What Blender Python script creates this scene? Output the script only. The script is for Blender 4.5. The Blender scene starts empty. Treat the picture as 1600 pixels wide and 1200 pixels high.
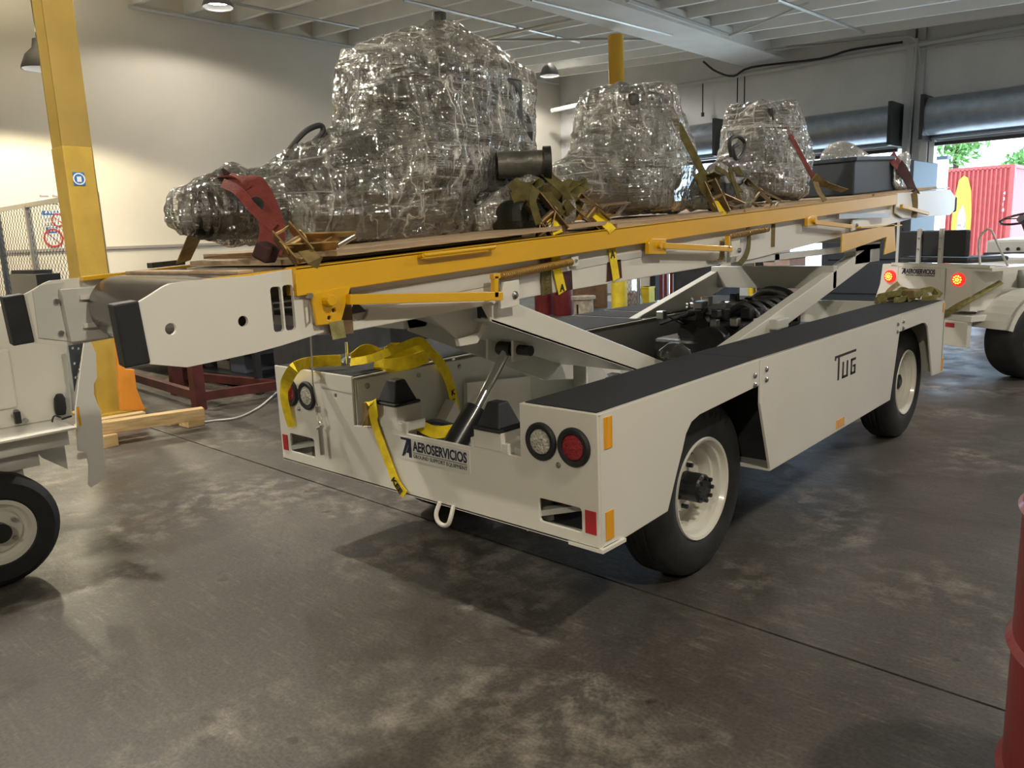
import bpy, bmesh, math, random
from mathutils import Vector, Matrix, noise
random.seed(7)
PI = math.pi
S = bpy.context.scene
COL = S.collection
# ------------------------------------------------------------------ camera
F = 1227.0
CAM = Vector((1.4278, -1.9458, 1.4446))
yaw, pit, rol = [math.radians(a) for a in (-42.5817, -10.6626, -2.2876)]
FW = Vector((math.sin(yaw)*math.cos(pit), math.cos(yaw)*math.cos(pit), math.sin(pit)))
r0 = Vector((math.cos(yaw), -math.sin(yaw), 0)); u0 = r0.cross(FW)
RT = r0*math.cos(rol) + u0*math.sin(rol)
UP = u0*math.cos(rol) - r0*math.sin(rol)
cd = bpy.data.cameras.new('camera'); cam = bpy.data.objects.new('camera', cd); COL.objects.link(cam)
cd.sensor_width = 36; cd.lens = F/1600*36; cd.clip_start = .05; cd.clip_end = 200
M = Matrix((RT, UP, -FW)).transposed().to_4x4(); M.translation = CAM
cam.matrix_world = M
S.camera = cam
def at(px, py, ax, v):
    d = (px-800)/F*RT - (py-600)/F*UP + FW
    i = 'xyz'.index(ax)
    return CAM + d*((v-CAM[i])/d[i])
# ------------------------------------------------------------------ world, light, exposure
S.view_settings.view_transform = 'Standard'; S.view_settings.look = 'None'
S.view_settings.gamma = 1; S.view_settings.use_curve_mapping = False
S.view_settings.exposure = 0.0
w = bpy.data.worlds.new('sky'); S.world = w; w.use_nodes = True
bg = w.node_tree.nodes['Background']; bg.inputs[0].default_value = (.50, .74, 1, 1); bg.inputs[1].default_value = 7.5
sun = bpy.data.lights.new('sun', 'SUN'); sun.energy = 7; sun.angle = .01; sun.color = (1, .96, .88)
so = bpy.data.objects.new('sun', sun); COL.objects.link(so); so.rotation_euler = (math.radians(38), 0, math.radians(160))
LAMPS = [  # x, y, z, power, colour
    (-9.35, 4.06, 4.72, 120, (1, .93, .84)), (-9.24, 1.65, 3.60, 500, (1, .88, .62)), (-9.6, 11.6, 4.72, 260, (1, .95, .86)),
    (-4.0, -.6, 4.3, 640, (1, .93, .80)), (-3.2, 5.0, 4.3, 480, (1, .95, .88)), (2.9, -.6, 4.2, 420, (1, .91, .74)),
    (2.4, -5.2, 4.2, 420, (1, .90, .72)), (-3.6, -5.6, 4.4, 560, (1, .92, .76)), (2.6, 6.0, 4.2, 420, (1, .95, .90)), (2.6, 10.6, 4.2, 520, (1, .96, .93))]  # last lamp is unseen, added to brighten the back wall
# ------------------------------------------------------------------ materials
def node(nt, t, **k):
    n = nt.nodes.new(t)
    for a, b in k.items(): setattr(n, a, b)
    return n
def mat(name, col, rough=.5, metal=0, vary=0, scale=8, bump=0, bscale=60, spec=.5, coat=0, emit=None, es=1, stretch=None, col2=None, lo=.35, hi=.65, bdist=.01):
    m = bpy.data.materials.new(name); m.use_nodes = True; nt = m.node_tree
    b = nt.nodes['Principled BSDF']; I = b.inputs
    I['Base Color'].default_value = (*col, 1); I['Roughness'].default_value = rough; I['Metallic'].default_value = metal
    I['Specular IOR Level'].default_value = spec; I['Coat Weight'].default_value = coat; I['Coat Roughness'].default_value = .12
    if emit: I['Emission Color'].default_value = (*emit, 1); I['Emission Strength'].default_value = es
    tc = node(nt, 'ShaderNodeTexCoord'); mp = node(nt, 'ShaderNodeMapping'); nt.links.new(tc.outputs['Object'], mp.inputs[0])
    if stretch: mp.inputs['Scale'].default_value = stretch
    if vary or col2:
        nz = node(nt, 'ShaderNodeTexNoise'); nz.inputs['Scale'].default_value = scale; nz.inputs['Detail'].default_value = 6
        nt.links.new(mp.outputs[0], nz.inputs['Vector'])
        rp = node(nt, 'ShaderNodeValToRGB'); nt.links.new(nz.outputs['Fac'], rp.inputs[0])
        rp.color_ramp.elements[0].position = lo; rp.color_ramp.elements[1].position = hi
        c2 = col2 if col2 else tuple(min(1, c*(1+vary)) for c in col)
        c1 = col if col2 else tuple(c*(1-vary) for c in col)
        rp.color_ramp.elements[0].color = (*c1, 1); rp.color_ramp.elements[1].color = (*c2, 1)
        nt.links.new(rp.outputs[0], I['Base Color'])
    if bump:
        nb = node(nt, 'ShaderNodeTexNoise'); nb.inputs['Scale'].default_value = bscale; nb.inputs['Detail'].default_value = 4
        nt.links.new(mp.outputs[0], nb.inputs['Vector'])
        bp = node(nt, 'ShaderNodeBump'); bp.inputs['Strength'].default_value = bump; bp.inputs['Distance'].default_value = bdist
        nt.links.new(nb.outputs['Fac'], bp.inputs['Height']); nt.links.new(bp.outputs[0], I['Normal'])
    return m
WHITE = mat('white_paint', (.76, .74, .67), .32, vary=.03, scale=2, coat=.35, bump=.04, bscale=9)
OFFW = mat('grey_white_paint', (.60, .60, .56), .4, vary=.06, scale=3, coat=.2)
YEL = mat('yellow_paint', (.78, .43, .006), .3, vary=.04, scale=3, coat=.4, bump=.05, bscale=12)
BLK = mat('black_rubber', (.014, .015, .017), .6, vary=.2, scale=20)
BLKM = mat('black_metal', (.012, .013, .015), .35, .0, coat=.2)
TIRE = mat('tire_rubber', (.018, .018, .019), .62, vary=.25, scale=14, bump=.15, bscale=90)
GRIP = mat('grip_tape', (.020, .021, .024), .85, bump=.9, bscale=700, vary=.3, scale=300, bdist=.004)
CHROME = mat('chrome', (.85, .85, .85), .18, 1)
STEEL = mat('steel', (.5, .49, .46), .35, 1, bump=.1)
BOLT = mat('bolt_zinc', (.42, .42, .42), .3, 1)
REDL = mat('red_lens', (.30, .008, .015), .25, coat=.5, bump=.8, bscale=120)
CLRL = mat('clear_lens', (.52, .50, .44), .2, coat=.6, bump=1, bscale=130, vary=.4, scale=110)
ORR = mat('amber_reflector', (.85, .38, .01), .25, coat=.6, stretch=(1, 60, 1), vary=.15, scale=3)
REDR = mat('red_reflector', (.45, .012, .02), .3, coat=.5)
NAVY = mat('navy_print', (.012, .014, .05), .5)
INK = mat('black_print', (.01, .01, .01), .5)
STKR = mat('sticker', (.70, .69, .64), .35)
BELT = mat('belt_rubber', (.060, .052, .047), .22, bump=.05, bscale=20, coat=.5, vary=.1)
PLY = mat('plywood', (.34, .24, .15), .75, stretch=(1, .12, 1), scale=18, col2=(.50, .37, .23), bump=.2)
PLYE = mat('plywood_edge', (.30, .19, .10), .8, stretch=(.3, .3, 30), scale=12, col2=(.62, .48, .30))
WOOD = mat('pine_lumber', (.52, .34, .15), .7, stretch=(3, .25, 6), scale=7, col2=(.72, .53, .28), bump=.15)
CAST = mat('cast_metal', (.042, .043, .037), .42, .55, vary=.45, scale=9, bump=.5, bscale=25)
CASTL = mat('cast_aluminium', (.14, .135, .115), .4, .6, vary=.35, scale=8, bump=.5, bscale=25)
ENG = mat('engine_black', (.016, .017, .018), .45, .2, vary=.5, scale=15, bump=.4, bscale=30)
OLIVE = mat('olive_webbing', (.105, .085, .018), .8, vary=.25, scale=30, bump=.4, bscale=250)
WEBY = mat('yellow_webbing', (.95, .68, .012), .75, vary=.12, scale=30, bump=.4, bscale=250)
WEBP = mat('faded_webbing', (.30, .27, .10), .8, vary=.3, scale=30)
WEBT = mat('tan_webbing', (.22, .16, .06), .8, vary=.2, scale=30, bump=.3, bscale=250)
WEBR = mat('red_webbing', (.17, .026, .018), .8, vary=.2, scale=25, bump=.4, bscale=200)
BRASS = mat('gold_zinc', (.55, .38, .17), .35, .8, vary=.25, scale=20)
REDD = mat('red_drum_paint', (.15, .017, .018), .38, vary=.18, scale=5, coat=.2, bump=.1)
REDF = mat('dark_red_steel', (.075, .016, .014), .5, vary=.3, scale=8)
ORG = mat('orange_paint', (.72, .27, .03), .45, vary=.1, scale=6)
COLD = mat('column_dimmed_yellow', (.27, .18, .035), .55, vary=.15, scale=2)  # column yellow darkened to paint in the dim light on the upper post
COLY = mat('column_yellow', (.46, .30, .045), .5, vary=.14, scale=3, bump=.15, bscale=25)
YBOL = mat('bollard_yellow', (.74, .56, .03), .5, vary=.12, scale=6)
WALL = mat('wall_plaster', (.70, .65, .55), .75, vary=.03, scale=1.2, bump=.08, bscale=5)
WALLG = mat('wall_white_block', (.72, .72, .71), .7, vary=.04, scale=2)
CEIL = mat('ceiling_paint', (.80, .79, .76), .8, vary=.04, scale=2)
PIPE = mat('pipe_paint', (.52, .52, .50), .5)
WIRE = mat('cable_black', (.02, .02, .022), .6)
DOORM = mat('roller_door_steel', (.30, .33, .37), .3, .55, bump=.06, bscale=6, vary=.1)
DARK = mat('dark_blue_grey', (.035, .045, .06), .5)
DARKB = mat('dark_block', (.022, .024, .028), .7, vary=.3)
GREYP = mat('grey_trim', (.33, .29, .27), .6)
SEATM = mat('black_vinyl', (.025, .028, .033), .5)
CARD = mat('brown_board', (.23, .14, .075), .85, vary=.15, scale=10)
CONR = mat('container_red', (.40, .06, .05), .55, vary=.08)
ART = mat('painted_yellow_figure', (.75, .42, .03), .6)
ARTW = mat('painted_white_figure', (.7, .68, .75), .6, col2=(.25, .15, .35), scale=9)
LEAF = mat('foliage', (.10, .22, .04), .7, vary=.5, scale=9)
ASPH = mat('outside_concrete', (.55, .54, .50), .9, vary=.06, scale=1)
GALV = mat('galvanised_mesh', (.12, .12, .12), .45, .6)
SIGNW = mat('sign_white', (.75, .75, .72), .4)
SIGNB = mat('sign_blue', (.02, .14, .42), .4)
SIGNR = mat('sign_red', (.55, .03, .03), .4)
SHADE = mat('lamp_shade', (.16, .16, .16), .4, .6)
BULB = mat('lamp_glow', (1, 1, 1), .5, emit=(1, .95, .85), es=30)
LEDR = mat('lit_red_lens', (.5, .01, .01), .3, emit=(1, .03, .02), es=1.1)
LEDO = mat('lit_led', (1, .4, .05), .3, emit=(1, .30, .03), es=7)
MAROON = mat('maroon_fabric', (.05, .018, .018), .9, vary=.3)
BLUEB = mat('blue_grey_box', (.07, .08, .11), .6)
RAG = mat('patterned_cloth', (.42, .37, .33), .9, scale=14, col2=(.28, .14, .13), lo=.50, hi=.60)
CLEARP = mat('smoked_plastic', (.035, .035, .035), .12, coat=.3)

def floor_material():
    m = bpy.data.materials.new('worn_concrete'); m.use_nodes = True; nt = m.node_tree; b = nt.nodes['Principled BSDF']
    tc = node(nt, 'ShaderNodeTexCoord')
    def nz(sc, st=(1, 1, 1), det=8, rot=0):
        mp = node(nt, 'ShaderNodeMapping'); mp.inputs['Scale'].default_value = st; mp.inputs['Rotation'].default_value = (0, 0, rot)
        nt.links.new(tc.outputs['Object'], mp.inputs[0])
        n = node(nt, 'ShaderNodeTexNoise'); n.inputs['Scale'].default_value = sc; n.inputs['Detail'].default_value = det; n.inputs['Roughness'].default_value = .62
        nt.links.new(mp.outputs[0], n.inputs['Vector']); return n.outputs['Fac']
    def ramp(f, a, b_, ca, cb):
        r = node(nt, 'ShaderNodeValToRGB'); nt.links.new(f, r.inputs[0])
        r.color_ramp.elements[0].position = a; r.color_ramp.elements[1].position = b_
        r.color_ramp.elements[0].color = (*ca, 1); r.color_ramp.elements[1].color = (*cb, 1); return r.outputs[0]
    def mix(f, a, c, mode='MIX', fac=None):
        x = node(nt, 'ShaderNodeMix', data_type='RGBA', blend_type=mode)
        if fac is not None: x.inputs[0].default_value = fac
        else: nt.links.new(f, x.inputs[0])
        for s, v in ((6, a), (7, c)):
            if isinstance(v, tuple): x.inputs[s].default_value = (*v, 1)
            else: nt.links.new(v, x.inputs[s])
        return x.outputs[2]
    base = ramp(nz(.55), .36, .66, (.048, .042, .035), (.112, .101, .086))
    worn = ramp(nz(.85), .49, .60, (0, 0, 0), (1, 1, 1))
    fine = ramp(nz(9, det=15), .45, .63, (0, 0, 0), (1, 1, 1))
    scr = ramp(nz(3.4, (1, 16, 1), rot=.5, det=14), .50, .62, (0, 0, 0), (1, 1, 1))
    wf = mix(None, worn, fine, 'MULTIPLY', 1.0)
    c = mix(wf, base, (.235, .21, .175))
    w2 = mix(None, scr, fine, 'MULTIPLY', 1.0)
    w2 = mix(None, w2, (.45, .45, .45), 'MULTIPLY', 1.0)
    c = mix(w2, c, (.19, .172, .142))
    spots = ramp(nz(6.5, det=2), .69, .73, (0, 0, 0), (1, 1, 1))
    sp = mix(None, spots, (.75, .75, .75), 'MULTIPLY', 1.0)
    c = mix(sp, c, (.03, .027, .024))
    gr = ramp(nz(75, det=8), .36, .66, (.70, .70, .70), (1.22, 1.22, 1.22))
    c = mix(None, c, gr, 'MULTIPLY', 1.0)
    nt.links.new(c, b.inputs['Base Color'])
    r = ramp(nz(2.2), .35, .65, (.36,)*3, (.62,)*3); nt.links.new(r, b.inputs['Roughness'])
    bp = node(nt, 'ShaderNodeBump'); bp.inputs['Strength'].default_value = .25; bp.inputs['Distance'].default_value = .01
    nt.links.new(nz(26), bp.inputs['Height']); nt.links.new(bp.outputs[0], b.inputs['Normal'])
    return m
FLOORM = floor_material()

def film_material(name, seed, base=.03, rot=(.5, .35, .9)):
    m = bpy.data.materials.new(name); m.use_nodes = True; nt = m.node_tree; lk = nt.links.new
    out = nt.nodes['Material Output']; nt.nodes.remove(nt.nodes['Principled BSDF'])
    tc = node(nt, 'ShaderNodeTexCoord')
    def nz(sc, st, det=4, rt=(0, 0, 0), dist=0.0, off=0.0):
        mp = node(nt, 'ShaderNodeMapping'); mp.inputs['Scale'].default_value = st; mp.inputs['Location'].default_value = (seed+off,)*3
        mp.inputs['Rotation'].default_value = rt
        lk(tc.outputs['Object'], mp.inputs[0])
        n = node(nt, 'ShaderNodeTexNoise'); n.inputs['Scale'].default_value = sc; n.inputs['Detail'].default_value = det
        n.inputs['Distortion'].default_value = dist
        lk(mp.outputs[0], n.inputs['Vector']); return n.outputs['Fac']
    def op(o, a, b=None, c=None, clamp=False):
        x = node(nt, 'ShaderNodeMath', operation=o); x.use_clamp = clamp
        for i, v in enumerate((a, b, c)):
            if v is None: continue
            if isinstance(v, (int, float)): x.inputs[i].default_value = v
            else: lk(v, x.inputs[i])
        return x.outputs[0]
    def ridge(f, w):        # 1 on the thin crease lines of a noise field
        return op('SUBTRACT', 1.0, op('MULTIPLY', op('ABSOLUTE', op('SUBTRACT', f, .5)), 1.0/w), clamp=True)
    a = nz(7, (1.0, 1.0, .10), 4, rot, .5); b = nz(9, (.10, .10, 1.1), 4, (0, .30, 0), .4, 5); c3 = nz(4.5, (1, 1, .35), 4, (.2, -.3, .4), .8, 9)
    fine = nz(26, (1, 1, .3), 3, (.3, .2, 0), .6, 2); big = nz(2.6, (1, 1, 1), 2, off=4)
    r1 = ridge(a, .022); r2 = ridge(b, .020); r3 = ridge(c3, .030)
    patch = node(nt, 'ShaderNodeValToRGB'); lk(big, patch.inputs[0]); patch.color_ramp.elements[0].position = .40; patch.color_ramp.elements[1].position = .62
    rid = op('MAXIMUM', op('MAXIMUM', r1, op('MULTIPLY', r2, .8)), op('MULTIPLY', r3, .7))
    rid = op('MULTIPLY', rid, op('MULTIPLY_ADD', patch.outputs[0], .75, .25))
    # height: creases stand proud of broad puckers
    h = op('ADD', op('MULTIPLY', a, 1.0), op('MULTIPLY', b, .8)); h = op('ADD', h, op('MULTIPLY', fine, .30)); h = op('ADD', h, op('MULTIPLY', rid, .10)); h = op('ADD', h, c3)
    bp = node(nt, 'ShaderNodeBump'); bp.inputs['Strength'].default_value = 1; bp.inputs['Distance'].default_value = .07
    lk(h, bp.inputs['Height'])
    gl = node(nt, 'ShaderNodeBsdfGlossy'); gl.inputs['Roughness'].default_value = .10; gl.inputs['Color'].default_value = (1, 1, .97, 1)
    lk(bp.outputs[0], gl.inputs['Normal'])
    di = node(nt, 'ShaderNodeBsdfDiffuse'); di.inputs['Color'].default_value = (.86, .85, .80, 1)
    tr = node(nt, 'ShaderNodeBsdfTransparent'); tr.inputs['Color'].default_value = (.95, .95, .94, 1)
    lw = node(nt, 'ShaderNodeLayerWeight'); lw.inputs['Blend'].default_value = .22
    mk = op('MULTIPLY_ADD', lw.outputs['Facing'], .16, op('MULTIPLY_ADD', op('POWER', rid, 1.6), .70, op('MULTIPLY_ADD', patch.outputs[0], .025, base)), clamp=True)
    s1 = node(nt, 'ShaderNodeMixShader'); lk(mk, s1.inputs[0]); lk(tr.outputs[0], s1.inputs[1]); lk(di.outputs[0], s1.inputs[2])
    fr = node(nt, 'ShaderNodeLayerWeight'); fr.inputs['Blend'].default_value = .42; lk(bp.outputs[0], fr.inputs['Normal'])
    fm = op('MULTIPLY_ADD', fr.outputs['Fresnel'], .9, .14, clamp=True)
    s2 = node(nt, 'ShaderNodeMixShader'); lk(fm, s2.inputs[0]); lk(s1.outputs[0], s2.inputs[1]); lk(gl.outputs[0], s2.inputs[2])
    lk(s2.outputs[0], out.inputs['Surface'])
    return m

# ------------------------------------------------------------------ geometry helpers
WL = {}
def thing(name, label, cat, loc=(0, 0, 0), group=None, rotz=0, local=False):
    o = bpy.data.objects.new(name, None); COL.objects.link(o); o.empty_display_size = .1
    o.location = loc; o.rotation_euler = (0, 0, rotz); o['label'] = label; o['category'] = cat
    if group: o['group'] = group
    WL[o.name] = Vector((0, 0, 0)) if local else Vector(loc)
    return o
def frame(a, b):
    z = (Vector(b)-Vector(a)).normalized(); t = Vector((0, 0, 1)) if abs(z.z) < .95 else Vector((1, 0, 0))
    x = t.cross(z).normalized(); return x, z.cross(x), z
class MB:
    def __init__(s): s.v = []; s.f = []
    def add(s, vs, fs):
        n = len(s.v); s.v += [Vector(p) for p in vs]; s.f += [tuple(i+n for i in f) for f in fs]; return s
    def box(s, lo, hi):
        (x0, y0, z0), (x1, y1, z1) = lo, hi
        return s.add([(x0, y0, z0), (x1, y0, z0), (x1, y1, z0), (x0, y1, z0), (x0, y0, z1), (x1, y0, z1), (x1, y1, z1), (x0, y1, z1)],
                     [(0, 3, 2, 1), (4, 5, 6, 7), (0, 1, 5, 4), (1, 2, 6, 5), (2, 3, 7, 6), (3, 0, 4, 7)])
    def hexa(s, p):   # 8 points: 4 bottom, 4 top
        return s.add(p, [(0, 3, 2, 1), (4, 5, 6, 7), (0, 1, 5, 4), (1, 2, 6, 5), (2, 3, 7, 6), (3, 0, 4, 7)])
    def beam(s, a, b, w, h, up=(0, 0, 1)):
        a, b = Vector(a), Vector(b); z = (b-a).normalized(); x = z.cross(Vector(up)).normalized(); y = x.cross(z)
        q = [(-w/2, -h/2), (w/2, -h/2), (w/2, h/2), (-w/2, h/2)]
        return s.hexa([a+x*i+y*j for i, j in q]+[b+x*i+y*j for i, j in q])
    def cyl(s, a, b, r, r2=None, n=20, cap=True):
        a, b = Vector(a), Vector(b); r2 = r if r2 is None else r2; x, y, z = frame(a, b)
        A = [a+(x*math.cos(t)+y*math.sin(t))*r for t in [2*PI*i/n for i in range(n)]]
        B = [b+(x*math.cos(t)+y*math.sin(t))*r2 for t in [2*PI*i/n for i in range(n)]]
        fs = [(i, (i+1) % n, n+(i+1) % n, n+i) for i in range(n)]
        if cap: fs += [tuple(range(n-1, -1, -1)), tuple(range(n, 2*n))]
        return s.add(A+B, fs)
    def tube(s, pts, r, n=8, closed=False):
        pts = [Vector(p) for p in pts]; m = len(pts); vs = []; px = None
        for i, p in enumerate(pts):
            d = (pts[(i+1) % m]-pts[i-1]) if closed else (pts[min(i+1, m-1)]-pts[max(i-1, 0)])
            d.normalize()
            if px is None: px, py, _ = frame((0, 0, 0), d)
            px = (px-d*px.dot(d)).normalized(); py = d.cross(px)
            vs += [p+(px*math.cos(2*PI*k/n)+py*math.sin(2*PI*k/n))*r for k in range(n)]
        fs = []
        for i in range(m if closed else m-1):
            j = (i+1) % m
            fs += [(i*n+k, i*n+(k+1) % n, j*n+(k+1) % n, j*n+k) for k in range(n)]
        if not closed: fs += [tuple(range(n-1, -1, -1)), tuple(range((m-1)*n, m*n))]
        return s.add(vs, fs)
    def lathe(s, c, ax, prof, n=36):     # prof: (radius, offset along axis)
        c = Vector(c); x, y, z = frame((0, 0, 0), ax); vs = []
        for r, o in prof: vs += [c+z*o+(x*math.cos(2*PI*k/n)+y*math.sin(2*PI*k/n))*r for k in range(n)]
        fs = []
        for i in range(len(prof)-1): fs += [(i*n+k, i*n+(k+1) % n, (i+1)*n+(k+1) % n, (i+1)*n+k) for k in range(n)]
        return s.add(vs, fs)
    def plate(s, outer, ax, a, b, holes=()):   # polygon (2 coords in the two other axes) from a to b along ax
        bm = bmesh.new(); loops = []
        def mk(p, t):
            u, v = p
            return {'x': (t, u, v), 'y': (u, t, v), 'z': (u, v, t)}[ax]
        es = []
        for lp in [outer]+list(holes):
            vs = [bm.verts.new(mk(p, a)) for p in lp]; loops.append(vs)
            for i in range(len(vs)): es.append(bm.edges.new((vs[i], vs[(i+1) % len(vs)])))
        bmesh.ops.triangle_fill(bm, edges=es, use_beauty=True)
        bm.verts.index_update()
        vs = [v.co.copy() for v in bm.verts]; n = len(vs); fs = [tuple(v.index for v in f.verts) for f in bm.faces]
        i0 = 'xyz'.index(ax); top = []
        for v in vs:
            q = v.copy(); q[i0] = b; top.append(q)
        sides = []
        for lp in loops:
            ids = [v.index for v in lp]
            sides += [(ids[i], ids[(i+1) % len(ids)], n+ids[(i+1) % len(ids)], n+ids[i]) for i in range(len(ids))]
        allf = fs+[tuple(n+i for i in reversed(f)) for f in fs]+sides
        bm.free(); return s.add(vs+top, allf)
    def ribbon(s, pts, w, th=.002, side=None):     # flat strap through points; side: width direction (or list)
        pts = [Vector(p) for p in pts]; m = len(pts); vs = []
        for i, p in enumerate(pts):
            d = (pts[min(i+1, m-1)]-pts[max(i-1, 0)]).normalized()
            sd = Vector(side[i] if isinstance(side, list) else side); sd = (sd-d*sd.dot(d)).normalized(); nn = d.cross(sd)*th/2
            vs += [p-sd*w/2-nn, p+sd*w/2-nn, p+sd*w/2+nn, p-sd*w/2+nn]
        fs = []
        for i in range(m-1):
            fs += [(i*4+k, i*4+(k+1) % 4, i*4+4+(k+1) % 4, i*4+4+k) for k in range(4)]
        fs += [(3, 2, 1, 0), tuple(range(m*4-4, m*4))]
        return s.add(vs, fs)
    def build(s, name, m, parent=None, bevel=0, smooth=False, seg=2, **tags):
        me = bpy.data.meshes.new(name); off = Vector((0, 0, 0))
        if parent is not None: off = WL[parent.name]
        me.from_pydata([v-off for v in s.v], [], s.f); me.validate()
        bm = bmesh.new(); bm.from_mesh(me); bmesh.ops.recalc_face_normals(bm, faces=bm.faces); bm.to_mesh(me); bm.free()
        me.materials.append(m)
        o = bpy.data.objects.new(name, me); COL.objects.link(o)
        if parent is not None: o.parent = parent; WL[o.name] = off
        else: WL[o.name] = off
        if smooth:
            me.shade_smooth()
            md = o.modifiers.new('es', 'EDGE_SPLIT'); md.split_angle = math.radians(38)
        if bevel:
            b = o.modifiers.new('bv', 'BEVEL'); b.width = bevel; b.segments = seg; b.limit_method = 'ANGLE'; b.angle_limit = math.radians(40)
        for k, v in tags.items(): o[k] = v
        return o
def bez(pts, n=8):   # Catmull-Rom through points
    P = [Vector(p) for p in pts]; P = [P[0]*2-P[1]]+P+[P[-1]*2-P[-2]]; out = []
    for i in range(1, len(P)-2):
        for k in range(n):
            t = k/n; a, b, c, d = P[i-1:i+3]
            out.append(.5*((2*b)+(c-a)*t+(2*a-5*b+4*c-d)*t*t+(3*b-a-3*c+d)*t**3))
    return out+[P[-2]]
def circle(cx, cy, r, n=20): return [(cx+r*math.cos(2*PI*i/n), cy+r*math.sin(2*PI*i/n)) for i in range(n)]
def rrect(x0, y0, x1, y1, r=.012, n=4):
    o = []
    for cx, cy, a in ((x1-r, y1-r, 0), (x0+r, y1-r, 90), (x0+r, y0+r, 180), (x1-r, y0+r, 270)):
        o += [(cx+r*math.cos(math.radians(a+90*i/n)), cy+r*math.sin(math.radians(a+90*i/n))) for i in range(n+1)]
    return o
def text(name, s, size, loc, right, up, m, parent, bold=0, width=None, space=1.0, ext=.0006, **tags):
    cu = bpy.data.curves.new(name, 'FONT'); cu.body = s; cu.size = size; cu.extrude = ext; cu.offset = bold; cu.space_character = space; cu.resolution_u = 3
    t = bpy.data.objects.new('tmp_text', cu); COL.objects.link(t)
    dg = bpy.context.evaluated_depsgraph_get(); me = bpy.data.meshes.new_from_object(t.evaluated_get(dg)); me.name = name
    bpy.data.objects.remove(t); bpy.data.curves.remove(cu)
    R_, U_ = Vector(right).normalized(), Vector(up).normalized(); N_ = R_.cross(U_)
    xs = [v.co.x for v in me.vertices]; k = width/(max(xs)-min(xs)) if width else 1
    off = WL[parent.name] if parent is not None else Vector((0, 0, 0))
    for v in me.vertices:
        c = v.co.copy(); v.co = Vector(loc)+R_*(c.x-min(xs))*k+U_*c.y+N_*c.z-off
    me.materials.clear(); me.materials.append(m)
    o = bpy.data.objects.new(name, me); COL.objects.link(o); o.parent = parent; WL[o.name] = off
    for a, b in tags.items(): o[a] = b
    return o
def struct(name, mb, m, parent=None, **k):
    o = mb.build(name, m, parent, **k)
    if parent is None: o['kind'] = 'structure'
    return o
def single(name, mb, m, label, cat, group=None, **k):
    o = mb.build(name, m, None, **k); o['label'] = label; o['category'] = cat
    if group: o['group'] = group
    return o
def dup(root, loc=None, rotz=None, label=None):
    r = root.copy(); COL.objects.link(r)
    if loc is not None: r.location = loc
    if rotz is not None: r.rotation_euler = (0, 0, rotz)
    if label: r['label'] = label
    for ch in root.children:
        c = ch.copy(); COL.objects.link(c); c.parent = r
        for g in ch.children:
            d = g.copy(); COL.objects.link(d); d.parent = c
    return r
# ================================================================== the setting
XL, YB = -11.0, 13.7
def zc(x): return 5.3-.055*(x+11)
struct('floor', MB().box((XL, -10, -.2), (9, YB, -.014)), mat('joint_filler', (.015, .014, .013), .9))
fl = bpy.data.objects['floor']
def jy(x): return .5924-.0206*x
struct('slab', MB().plate([(XL, -10), (9, -10), (9, jy(9)-.006), (XL, jy(XL)-.006)], 'z', -.014, 0), FLOORM, fl)
struct('slab', MB().plate([(XL, jy(XL)+.006), (9, jy(9)+.006), (9, YB), (XL, YB)], 'z', -.014, 0), FLOORM, fl)
struct('ground', MB().box((-30, YB+.2, -.2), (30, 60, -.005)), ASPH)
struct('wall_left', MB().box((XL-.2, -10, 0), (XL, YB, 5.6)), WALL)
struct('wall_right', MB().box((9, -10, 0), (9.2, YB, 5.6)), WALL)
struct('wall_front', MB().box((XL, -10.2, 0), (9, -10, 5.6)), WALL)
struct('wall_back', MB().plate([(XL, 0), (-9.0, 0), (-9.0, 2.87), (-6.54, 2.87), (-6.54, 0), (-5.2, 0), (-5.2, 2.72), (-3.16, 2.72), (-3.16, 0), (-2.66, 0), (-2.66, 2.77),
       (1.3, 2.77), (1.3, 0), (9, 0), (9, 5.6), (XL, 5.6)], 'y', YB, YB+.22), WALLG)
struct('ceiling', MB().hexa([(XL-.2, -10, zc(XL)), (9.2, -10, zc(9)), (9.2, YB+.2, zc(9)), (XL-.2, YB+.2, zc(XL)),
       (XL-.2, -10, zc(XL)+.2), (9.2, -10, zc(9)+.2), (9.2, YB+.2, zc(9)+.2), (XL-.2, YB+.2, zc(XL)+.2)]), CEIL)
ce = bpy.data.objects['ceiling']
y = -9.6; jm = None
while y < YB-.1:
    if jm is None:
        jo = struct('joist', MB().beam((XL, 0, zc(XL)-.13), (9, 0, zc(9)-.13), .07, .27), CEIL, ce); jm = jo; jo.location.y = y
    else:
        j = jm.copy(); COL.objects.link(j); j.location.y = y
    y += .78
struct('girder', MB().box((-6.25, -10, zc(-6)-.42), (-5.35, YB, zc(-6)-.2)), CEIL, ce)
struct('girder', MB().box((-.2, -10, zc(0)-.5), (.04, YB, zc(0)-.2)), CEIL, ce)
struct('trim_1', MB().box((XL, -9, 1.485), (XL+.035, YB, 1.525)), GREYP)
struct('trim_2', MB().box((XL, -9, 0), (XL+.03, YB, .12)), GREYP)
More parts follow.
